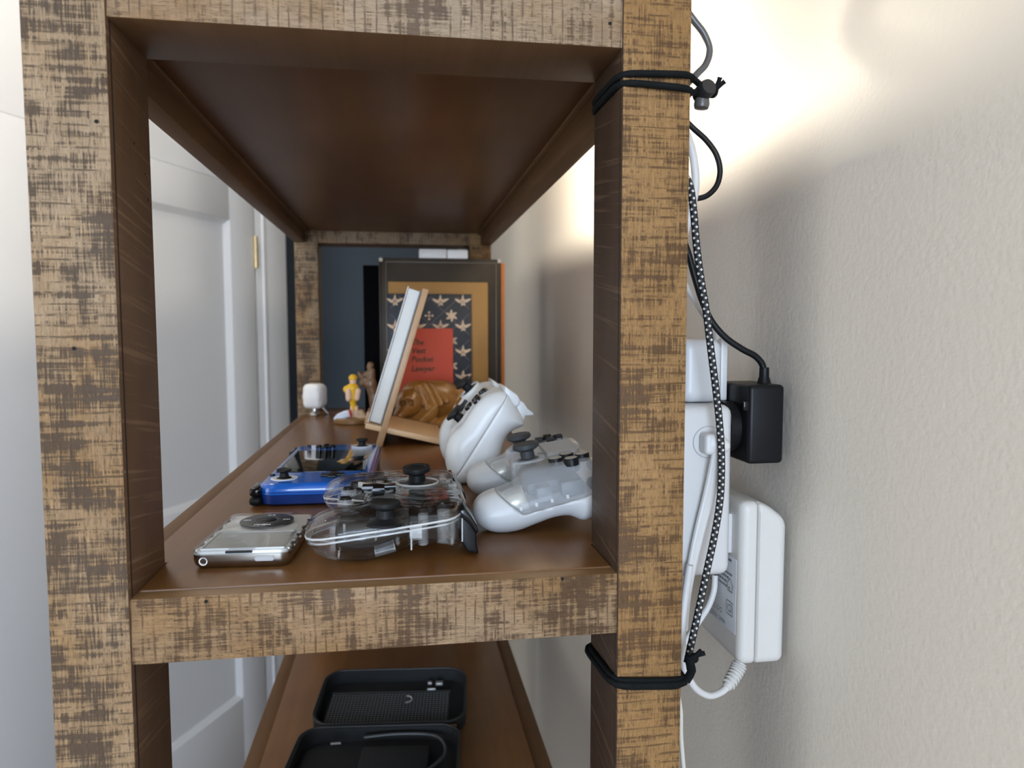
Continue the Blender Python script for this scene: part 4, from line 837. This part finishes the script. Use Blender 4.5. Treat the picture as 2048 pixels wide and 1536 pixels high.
def f_stat(P):
    d = s_cap(P, ps(752, 833), ps(750, 800), .0130, .0085); d = smin(d, s_cap(P, ps(750, 800), ps(742, 770), .0085, .0095), .006)
    d = smin(d, s_cap(P, ps(743, 767), ps(726, 766), .0075, .0065), .005)
    d = smin(d, s_cap(P, ps(741, 760), ps(743, 742), .0085, .0062), .004); d = smin(d, s_cap(P, ps(741, 730), ps(739, 735), .0058, .0050), .002)
    d = smin(d, s_cap(P, ps(735, 746), ps(724, 752), .0042, .0035), .003); d = smin(d, s_cap(P, ps(722, 752), ps(719, 746), .0050, .0036), .002); d = smin(d, s_ell(P, ps(728, 757), (.006, .006, .005)), .002)
    return smax(d, .0002-P[..., 2], .001)
solo('statuette', nets(f_stat, (.06, .82, 0), (.16, .88, .13), .0014), m_stat, 'dark carved wooden statuette of a seated figure on a curved trunk', 'statuette', smooth=60)

# ================================================================== CASE ON THE SHELF BELOW
ZL = -ST
m_case = mat('black_case_fabric', (0.006, 0.007, 0.008), 0.7, var=.2, bump=.4, bscale=900); m_zip = mat('zip_tape', (0.012, 0.013, 0.014), .5); m_liner = mat('case_lining', (0.009, 0.010, 0.012), .8, var=.3)
def tray(w, h, r, t, hz):
    o_ = [(w-.008, h-.008, r-.003, 0), (w, h, r, .006), (w, h, r, hz)]; i_ = [(w-2*t, h-2*t, r-t, hz), (w-2*t, h-2*t, r-t, .005)]
    rings = [[(x, y, z) for x, y in rrect(a, b, c, 6)] for a, b, c, z in o_+i_]; return loft(rings)
CX, CW, CH = (.0355+.2300)/2, .196, .118
case = Thing('zip_case', 'open black zip case lying on the lower shelf board', 'case', (CX, .455, ZL), (0, 0, math.radians(-6)))
MLid = Matrix.Translation((0, .062, .0074)) @ Matrix.Rotation(math.radians(7), 4, 'X'); MBase = Matrix.Translation((-.006, -.063, 0))
for nm, MM in (('lid', MLid), ('base', MBase)):
    c_ = case.part(nm, xf(tray(CW, CH, .026, .0035, .024), MM), m_case, smooth=40)
    case.part('zip', xf(tube([(x, y, .0240) for x, y in rrect(CW-.001, CH-.001, .026, 8)], .0016, 8, True), MM), m_zip, c_)
    case.part('lining', xf(rr_loft([(CW-.008, CH-.008, .022, .0052), (CW-.008, CH-.008, .022, .0062)], 6), MM), m_liner, c_)
    if nm == 'lid':
        v = []; 
        for i in range(36): v.append(tube([(-.082+i*.0044, -.048, .0120), (-.082+i*.0044, .022, .0120)], .0004, 4))
        for i in range(17): v.append(tube([(-.084, -.048+i*.0044, .0121), (.075, -.048+i*.0044, .0121)], .0004, 4))
        mo = case.part('mesh_pocket', xf(join(*v), MM), mat('mesh_net', (.10, .105, .11), .5), c_); mo['kind'] = 'stuff'
        case.part('pocket_hem', xf(tube([(-.084, .022, .0125), (.076, .022, .0125)], .0016, 8), MM), m_zip, c_)
        for (x, y, sx, sy) in ((.060, .038, .010, .007), (.047, .039, .006, .005), (.050, .024, .012, .003)): case.part('metal_plug', xf(cbox((x, y, .0140), (sx, sy, .004), .001), MM), m_silver, c_)
        case.part('clip_ring', xf(tube([(.018+.007*math.cos(a), .004+.007*math.sin(a), .0140) for a in np.linspace(-1.7, 1.7, 14)], .0010, 8), MM), m_silver, c_)
    else:
        case.part('cable', xf(tube(smooth_path([(-.020, .044, .018), (.020, .046, .020), (.062, .044, .019), (.078, .028, .018), (.080, .000, .018), (.060, -.030, .018)], 8), .0022, 10), MM), mat('dark_grey_cable', (.035, .037, .04), .45), c_)
        case.part('metal_pin', xf(tube([(-.058, .030, .019), (-.046, .031, .019)], .0013, 8), MM), m_silver, c_)
        case.part('inner_block', xf(box(-.020, .062, -.020, .030, .0062, .0160, .004), MM), m_liner, c_)
        case.part('zip_pull', xf(cbox((.088, .058, .022), (.010, .004, .003), .001), MM), mat('copper_pull', (.42, .20, .07), .35, .8), c_)

# ================================================================== BANDS, CABLES AND PLUGS BY THE RIGHT POST
XR = WD+PR
m_cord = mat('black_elastic_cord', (0.006, 0.0075, 0.008), .75, var=.2, bump=.5, bscale=1400, spec=.15)
def wrap(zf0, zf1, zb_l, zb_r, r, out=.0):
    o_ = r*.9+out; y1 = Q+o_
    key = [(WD-o_, y1, zb_l), (WD-o_, Q*.5, (zb_l+zf0)/2), (WD-o_, -o_, zf0), ((WD+XR)/2, -o_-.0002, (zf0+zf1)/2), (XR+o_, -o_, zf1), (XR+o_, Q*.45, zf1-.001), (XR+o_, y1, zb_r), ((WD+XR)/2, y1, (zb_l+zb_r)/2)]
    pts = []
    N = len(key)
    for i in range(N):
        a, b = Vector(key[i]), Vector(key[(i+1) % N]); 
        for k in range(4): pts.append(a.lerp(b, k/4))
    sm = pts
    for _ in range(2): sm = [(sm[i-1]+sm[i]*2+sm[(i+1) % len(sm)])/4 for i in range(len(sm))]
    return sm
rC = .0021
zA0, zA1 = at_y(1247, 149, 0).z, at_y(1386, 151, 0).z; zB0, zB1 = at_y(1247, 166, 0).z, at_y(1388, 180, 0).z; zbk = at_y(1187, 222, Q).z
b1 = Thing('elastic_band', 'black elastic cord looped twice round the post by the wall under the upper shelf', 'elastic cord', (XR, Q/2, zA1))
b1.part('cord', tube(wrap(zA0, zA1, zbk+.004, zA1-.004, rC), rC, 10, True), m_cord, world=True); b1.part('cord', tube(wrap(zB0, zB1, zbk-.001, zB1-.002, rC), rC, 10, True), m_cord, world=True)
YK = .012
kp = at_y(1408, 183, YK)
lk = b1.part('cord_lock', xf(lathe([(.0001, -.0062), (.0048, -.0062), (.0055, -.0046), (.0056, 0), (.0055, .0046), (.0048, .0062), (.0001, .0062)], 26), frame(kp, (.15, -1, .25))), mat('toggle_black', (.02, .021, .021), .35), world=True)
b1.part('lock_button', xf(lathe([(.0040, -.005), (.0050, .002), (.0044, .0042), (.0001, .0050)], 22), frame(at_y(1404, 203, YK+.002), (-.1, 0, -1))), mat('toggle_grey', (.10, .09, .085), .3), lk, world=True)
kn = at_y(1427, 182, YK)
b1.part('knot', nets(lambda P: smin(s_ell(P, np.array(kn), (.0030, .0034, .0044)), s_cap(P, np.array(at_y(1421, 188, YK)), np.array(at_y(1430, 176, YK-.003)), .0021, .0021), .002), tuple(np.array(kn)-.014), tuple(np.array(kn)+.014), .0009), m_cord, world=True, smooth=60)
for (p0, p1, p2) in (((1428, 180), (1436, 166), (1440, 155)), ((1430, 180), (1441, 170), (1449, 163))): b1.part('cord_end', tube(smooth_path([at_y(*p0, YK), at_y(*p1, YK-.001), at_y(*p2, YK-.002)], 5), [.0014]*8+[.0014, .0015, .0018], 10), m_cord, world=True)
b1.part('cord', tube(smooth_path([Vector((XR+.002, .004, zA1)), at_y(1398, 168, YK), kp], 5), rC, 10), m_cord, world=True)
b1.part('cord', tube(smooth_path([Vector((XR+.002, .004, zB1)), at_y(1394, 186, YK), kp], 5), rC, 10), m_cord, world=True)
# lower band
zC0, zC1 = at_y(1236, 1358, 0).z, at_y(1362, 1358, 0).z; zcb = at_y(1178, 1292, Q).z
b2 = Thing('elastic_band', 'black elastic cord wound round the post by the wall below the shelf rail', 'elastic cord', (XR, Q/2, zC1))
for dz_, do in ((0, 0), (-.0040, 0), (-.0020, .0022)): b2.part('cord', tube(wrap(zC0+dz_, zC1+dz_, zcb+dz_, zC1+dz_+.006, rC, do), rC, 10, True), m_cord, world=True)
YB = .010
b2.part('cord_lock', tube(smooth_path([at_y(1372, 1362, YB), at_y(1382, 1344, YB), at_y(1380, 1326, YB), at_y(1376, 1312, YB)], 5), [.0028]*6+[.0034]*6+[.0026]*4, 10, flat=.6), m_cord, world=True)
for e_ in ((1410, 1306), (1402, 1301)): b2.part('cord_end', tube(smooth_path([at_y(1378, 1318, YB), at_y(1390, 1312, YB-.002), at_y(*e_, YB-.004)], 5), .0015, 9), m_cord, world=True)
b2.part('knot', nets(lambda P: s_ell(P, np.array(at_y(1388, 1316, YB)), (.0032, .0030, .0036)), tuple(np.array(at_y(1388, 1316, YB))-.01), tuple(np.array(at_y(1388, 1316, YB))+.01), .0009), m_cord, world=True, smooth=60)

def cable(name, pts, r, mt, label, cat='cable', n=8, sides=12, group=None):
    P = [at_y(*p) if len(p) == 3 else Vector(p) for p in [(q[0], q[1], q[2]) for q in pts]]; t = Thing(name, label, cat, P[-1], group=group)
    t.part('cord', tube(smooth_path(P, n), r, sides), mt, world=True, smooth=60); return t
m_cabk = mat('black_cable', (0.006, 0.007, 0.008), .4, spec=.3); m_cabw = mat('white_cable', (0.66, 0.645, 0.62), .4, var=.02); m_cabg = mat('backlit_black_cable', (0.10, 0.098, 0.095), .25)  # the grey one is a black cord, its backlit wash put into the colour
cable('cable', [(1372, 20, .10), (1390, 44, .10), (1408, 68, .10), (1419, 100, .10), (1412, 128, .10), (1396, 146, .10), (1376, 166, .10)], .0026, m_cabg, 'thick dark cable loop bulging past the post beside the cord lock')
cable('cable', [(1368, 238, .11), (1388, 258, .11), (1412, 280, .11), (1432, 308, .11), (1440, 340, .11), (1434, 370, .11), (1416, 390, .11), (1394, 397, .11), (1372, 396, .11)], .0022, m_cabk, 'black cable in a round loop between the post and the wall')
cable('cable', [(1366, 250, .095), (1381, 290, .095), (1389, 330, .095), (1391, 370, .095), (1385, 410, .095), (1374, 450, .095), (1366, 480, .095)], .0030, m_cabw, 'white cable curving down behind the upper part of the post')

# power block strapped to the post's side
PBY0, PBY1 = .055, .112
pbx1 = at_y(1468, 900, PBY0).x; pbz1 = at_y(1420, 811, PBY0).z; pbz0 = at_y(1420, 1155, PBY0).z
pw = Thing('power_block', 'tall white rounded power outlet block fixed beside the post by the wall', 'power strip', ((XR+pbx1)/2, (PBY0+PBY1)/2, pbz0))
m_pw = mat('white_power_plastic', (0.61, 0.60, 0.585), .35, var=.015)
pw.part('housing', box(XR-.0003, pbx1, PBY0, PBY1, pbz0, pbz1, .0075, 4), m_pw, world=True)
oc = at_y(1416, 884, PBY0)
ot = pw.part('outlet', xf(lathe([(.0112, -.002), (.0112, .0005), (.0108, .0008), (.0001, .0008)], 36), frame(oc, (0, -1, 0))), m_pw, world=True); pw.part('outlet_ring', xf(tube([(.0113*math.cos(a), .0113*math.sin(a), .0002) for a in np.linspace(0, 2*math.pi, 40, endpoint=False)], .00035, 6, True), frame(oc, (0, -1, 0))), mat('ring_grey', (.35, .36, .38), .5), ot, world=True)
zo2 = at_y(1420, 1075, PBY0).z
for zz in (oc.z, zo2):
    pw.part('side_outlet', xf(lathe([(.0145, -.002), (.0145, .0004), (.0001, .0006)], 30), frame((pbx1-.0002, .085, zz-.004), (1, 0, 0))), m_pw, world=True)
# white angled plug with a folded cord, in the front outlet
pg = Thing('plug', 'white angled plug with a folded white cord in the front of the power block', 'plug', oc)
pg.part('plug_body', xf(nets(lambda P: smin(s_box(P, (0, 0, .006), (.0075, .0075, .0065), .003), s_cap(P, (.003, 0, .009), (.006, -.001, .011), .0056, .0050), .003), (-.012, -.012, -.002), (.02, .012, .02), .0009), frame(oc+Vector((0, -.0008, 0)), (0, -1, 0), (1, 0, 0))), m_cabw, world=True, smooth=60)
st0 = at_y(1436, 886, PBY0-.012)
for k, (dx, dy) in enumerate(((-5, 0), (0, 0), (5, 4), (9, 10))):
    P = [at_y(1434+dx*.3, 884+dy, PBY0-.012), at_y(1430+dx, 925+dy, PBY0-.010-.001*k), at_y(1416+dx, 990, PBY0-.007), at_y(1398+dx*.8, 1060, PBY0-.006), at_y(1384+dx*.6, 1125, PBY0-.006), at_y(1374+dx*.3, 1190, PBY0-.005), at_y(1368+dx*.2, 1260, PBY0-.004)]
    pg.part('cord', tube(smooth_path(P, 6), .0021, 10), m_cabw, world=True)
# white cylindrical plug standing in the top outlet
tpc = at_y(1400, 812, .083)
tp = Thing('charger', 'white half-round charger standing in the top of the power block', 'charger', (tpc.x, .083, pbz1))
zt_ = at_y(1405, 677, .083).z
tp.part('body', nets(lambda P: smax(s_box(P, (tpc.x-.004, .083, (pbz1+zt_)/2), (.0165, .0150, (zt_-pbz1)/2), .009), np.abs(P[..., 2]-(pbz1+zt_)/2)-(zt_-pbz1)/2+.0002, .001), (tpc.x-.024, .066, pbz1), (tpc.x+.016, .1, zt_), .0012), mat('white_charger', (.58, .585, .59), .35, var=.02), world=True, smooth=50)
fx = at_y(1441, 740, .094).x
tp.part('fin', box(fx-.0035, fx+.0022, .086, .108, pbz1, zt_, .0015), m_pw, world=True)
cable('cable', [(1362, 555, .09), (1380, 585, .09), (1400, 618, .09), (1418, 645, .092), (1430, 664, .094), (1436, 682, .095)], .0022, m_cabw, 'short white cable running down to the half-round charger')

# black cube charger in the side of the power block
cx0 = pbx1+.0095; cyn = .052; cx1 = at_y(1569, 850, cyn).x; cz1 = at_y(1540, 770, cyn).z; cz0 = at_y(1540, 928, cyn).z
bc = Thing('charger', 'black cube charger plugged into the upper side of the power block', 'charger', ((cx0+cx1)/2, .075, cz0))
bc.part('body', box(cx0, cx1, cyn, .101, cz0, cz1, .0032, 3), m_black, world=True)
bc.part('plug_base', xf(lathe([(.0190, 0), (.0190, .0078), (.0175, .0098)], 36), frame((pbx1, .078, (cz0+cz1)/2-.004), (1, 0, 0))), m_black, world=True)
bc.part('release_tab', cbox((cx0-.0015, .0545, cz1-.0150), (.004, .003, .007), .0008), m_blackg, world=True)
sx_, = (at_y(1528, 760, .072).x,)
bc.part('strain_relief', xf(lathe([(.0052, 0), (.0044, .0030), (.0036, .0052), (.0035, .0120), (.0032, .0122)], 20), Matrix.Translation((sx_, .072, cz1-.0005))), m_black, world=True)
cable('cable', [(1362, 470, .075), (1376, 505, .075), (1390, 556, .075), (1406, 606, .074), (1424, 644, .074), (1452, 676, .073), (1484, 698, .072), (1510, 712, .072), (1524, 728, .072), (1528, 746, .072)], .0024, m_cabk, 'black cable curving down into the cube charger')

# white adapter in the lower side outlet
ax0 = pbx1+.0050; ayn = .050; ax1 = at_y(1574, 1150, ayn).x; az1 = at_y(1530, 1003, ayn).z; az0 = at_y(1530, 1330, ayn).z
m_adp = mat('white_adapter', (0.62, 0.60, 0.56), .42, var=.02, bump=.15, bscale=1600)
ap = Thing('power_adapter', 'large white power adapter with a printed label on the lower side of the power block', 'power adapter', ((ax0+ax1)/2, .085, az0))
xs_ = ax0+(ax1-ax0)*.36
def f_ad(P):
    d = s_box(P, ((ax0+ax1)/2, .086, (az0+az1)/2), ((ax1-ax0)/2, .036, (az1-az0)/2), .006)
    d = smax(d, (P[..., 2]-az1)+ .75*(P[..., 0]-(ax1-.019)), .007)          # shoulder slopes towards the wall
    return d
l_, r_ = split_mesh(f_ad, lambda P: P[..., 0]-xs_, (ax0, .05, az0), (ax1, .122, az1), .0016, .00018)
ap.part('shell', l_, m_adp, world=True, smooth=50); ap.part('shell', r_, m_adp, world=True, smooth=50)
ap.part('plug_plate', box(pbx1-.0002, ax0+.001, .066, .098, zo2-.016, zo2+.014, .0010), m_pw, world=True)
lz1, lz0 = az1-.045, az0+.021
lb = ap.part('label_panel', box(ax0-.0002, ax0+.0006, .057, .112, lz0, lz1, .0002), mat('label_grey', (.60, .61, .62), .5), world=True)
m_ink = mat('grey_ink', (0.20, 0.21, 0.22), .6)
ML = lambda y, z: frame((ax0-.0003, y, z), (-1, 0, 0), (0, -1, 0))
rg_ = random.Random(5)
for i in range(7):                                                   # rows of print too small to read
    x_ = 0; seg_ = []
    while x_ < .040-.004*(i % 3):
        w_ = rg_.uniform(.0014, .0052); seg_.append(box(x_, x_+w_, -.0008, .0008, 0, .0001)); x_ += w_+.0009
    ap.part('print', xf(join(*seg_), ML(.108, lz1-.003-i*.0036)), m_ink, lb, world=True, smooth=0)['kind'] = 'stuff'
ap.part('print', xf(text('MADE IN CHINA', .0042, .0001, 'LEFT'), ML(.104, lz0+.003)), m_ink, lb, world=True, smooth=0)
ap.part('print', xf(join(tube([(.0055*math.cos(a), .0055*math.sin(a), 0) for a in np.linspace(0, 2*math.pi, 22, endpoint=False)], .00045, 6, True), xf(text('UL', .0062, .0001), Matrix.Identity(4))), ML(.100, lz0+.034)), m_ink, lb, world=True, smooth=0)
def sq(s_): return tube([(-s_, -s_, 0), (0, -s_, 0), (s_, -s_, 0), (s_, 0, 0), (s_, s_, 0), (0, s_, 0), (-s_, s_, 0), (-s_, 0, 0)], .0004, 6, True)
ap.part('print', xf(join(sq(.0050), sq(.0024)), ML(.066, lz0+.017)), m_ink, lb, world=True, smooth=0)
ap.part('print', xf(tube([(-.004, -.004, 0), (0, -.004, 0), (.004, -.004, 0), (.004, 0, 0), (.005, .001, 0), (0, .006, 0), (-.005, .001, 0), (-.004, 0, 0)], .0004, 6, True), ML(.066, lz0+.034)), m_ink, lb, world=True, smooth=0)
ap.part('print', xf(join(*[tube([(i*.005+.0016*math.cos(a), .0016*math.sin(a), 0) for a in np.linspace(0, 2*math.pi, 12, endpoint=False)], .0003, 5, True) for i in (-1, 0, 1)]), ML(.086, lz0+.010)), m_ink, lb, world=True, smooth=0)
sr = [(1480, 1326, .066), (1474, 1340, .064), (1464, 1358, .060), (1452, 1376, .056)]
srp = [at_y(*q) for q in sr]
so = ap.part('strain_relief', tube(smooth_path(srp, 6), [.0050-.0016*i/18 for i in range(19)], 12), m_adp, world=True)
ssp = smooth_path(srp, 6)
for i in range(1, 8): 
    c_ = ssp[i*2+1]; d_ = (ssp[min(i*2+2, 18)]-ssp[i*2]).normalized(); ap.part('relief_ring', xf(tube([((.0052-.00012*i)*math.cos(a), (.0052-.00012*i)*math.sin(a), 0) for a in np.linspace(0, 2*math.pi, 18, endpoint=False)], .0009, 6, True), frame(c_, d_)), m_adp, so, world=True)
cable('cable', [(1456, 1372, .057), (1442, 1384, .054), (1420, 1391, .050), (1398, 1382, .046), (1382, 1364, .042), (1370, 1338, .040), (1365, 1295, .042), (1366, 1240, .044), (1371, 1190, .046), (1380, 1130, .046)], .0026, m_cabw, 'thick white cord looping from the adapter up along the post')
cable('cable', [(1430, 1150, .085), (1428, 1180, .084), (1418, 1210, .082), (1402, 1236, .080), (1384, 1262, .078), (1362, 1296, .076)], .0024, m_cabw, 'white cord curving from under the power block behind the braided cable')
cable('cable', [(1352, 1370, .030), (1361, 1420, .030), (1362, 1470, .030), (1367, 1536, .030), (1372, 1600, .030)], .0016, mat('cream_cable', (.62, .58, .5), .5), 'thin cream cable running down the edge of the post by the wall')

# braided black and white cable in front of the power block
def braid_mat():
    m = bpy.data.materials.new('braided_sleeve'); m.use_nodes = True; nt = m.node_tree; b = nt.nodes['Principled BSDF']; L = nt.links.new
    uv = nn(nt, 'ShaderNodeUVMap'); sp = nn(nt, 'ShaderNodeSeparateXYZ'); L(uv.outputs[0], sp.inputs[0])
    def mth(op, a, c):
        n = nn(nt, 'ShaderNodeMath', operation=op)
        for i, v in enumerate((a, c)):
            if v is None: continue
            if isinstance(v, (int, float)): n.inputs[i].default_value = v
            else: L(v, n.inputs[i])
        return n.outputs[0]
    a = mth('ADD', mth('MULTIPLY', sp.outputs[0], 3), sp.outputs[1]); c = mth('SUBTRACT', mth('MULTIPLY', sp.outputs[0], 3), sp.outputs[1])
    da = mth('ABSOLUTE', mth('SUBTRACT', mth('FRACT', a, None), .5), None); dc = mth('ABSOLUTE', mth('SUBTRACT', mth('FRACT', c, None), .5), None)
    msk = mth('LESS_THAN', mth('MAXIMUM', da, dc), .22)
    mx = nn(nt, 'ShaderNodeMix', data_type='RGBA'); mx.inputs[6].default_value = (.008, .008, .009, 1); mx.inputs[7].default_value = (.62, .60, .56, 1); L(msk, mx.inputs[0]); L(mx.outputs[2], b.inputs['Base Color'])
    b.inputs['Roughness'].default_value = .6; bp = nn(nt, 'ShaderNodeBump'); bp.inputs['Strength'].default_value = .8; bp.inputs['Distance'].default_value = .0005; L(mth('MAXIMUM', da, dc), bp.inputs['Height']); L(bp.outputs[0], b.inputs['Normal']); return m
bpts = [(1368, 350, .045), (1380, 372, .040), (1387, 420, .038), (1393, 490, .037), (1402, 560, .036), (1412, 620, .036), (1423, 710, .036), (1433, 790, .036), (1440, 860, .036), (1443, 925, .036), (1440, 1000, .036), (1428, 1075, .034), (1414, 1140, .032), (1396, 1226, .029), (1382, 1290, .026), (1374, 1326, .022)]
bpth = smooth_path([at_y(*q) for q in bpts], 14); NS = 16
bt = tube(bpth, .0025, NS)
br = Thing('braided_cable', 'black and white braided cable hanging down in front of the power block', 'cable', bpth[-1])
bo_ = br.part('sleeve', bt, braid_mat(), world=True, smooth=60)
uvl = bo_.data.uv_layers.new(name='UVMap'); cum = [0.0]
for i in range(1, len(bpth)): cum.append(cum[-1]+(bpth[i]-bpth[i-1]).length)
for p in bo_.data.polygons:
    ks = [v % NS for v in p.vertices]; wrapk = max(ks)-min(ks) > 2
    for li, v in zip(p.loop_indices, p.vertices):
        k = v % NS; k = k+NS if (wrapk and k < 2) else k; uvl.data[li].uv = (k/NS, cum[min(v//NS, len(cum)-1)]/.0048)

# everything that stands on a board rests on it, neither sunk in nor floating
bpy.context.view_layer.update()
def low_z(o): return min([(c.matrix_world @ v.co).z for c in [o]+list(o.children_recursive) if c.type == 'MESH' for v in c.data.vertices])
for o in bpy.data.objects:
    if o.parent is None and o.get('category') in ('book', 'figurine', 'game controller', 'sensor', 'folder', 'case', 'lamp', 'music player', 'game console', 'statuette', 'book stand') and o.name != 'added_ceiling_lamp':
        z = low_z(o); lev = min(levels, key=lambda L_: abs(L_-z))
        if abs(z-lev) < .012: o.location.z += lev+.00012-z
# families of look-alikes
for o in bpy.data.objects:
    c = o.get('category'); g = {'book': 'books on the middle shelf', 'game controller': 'game controllers on the middle shelf', 'cable': 'cables beside the post by the wall', 'elastic cord': 'elastic cords round the post by the wall'}.get(c)
    if g: o['group'] = g
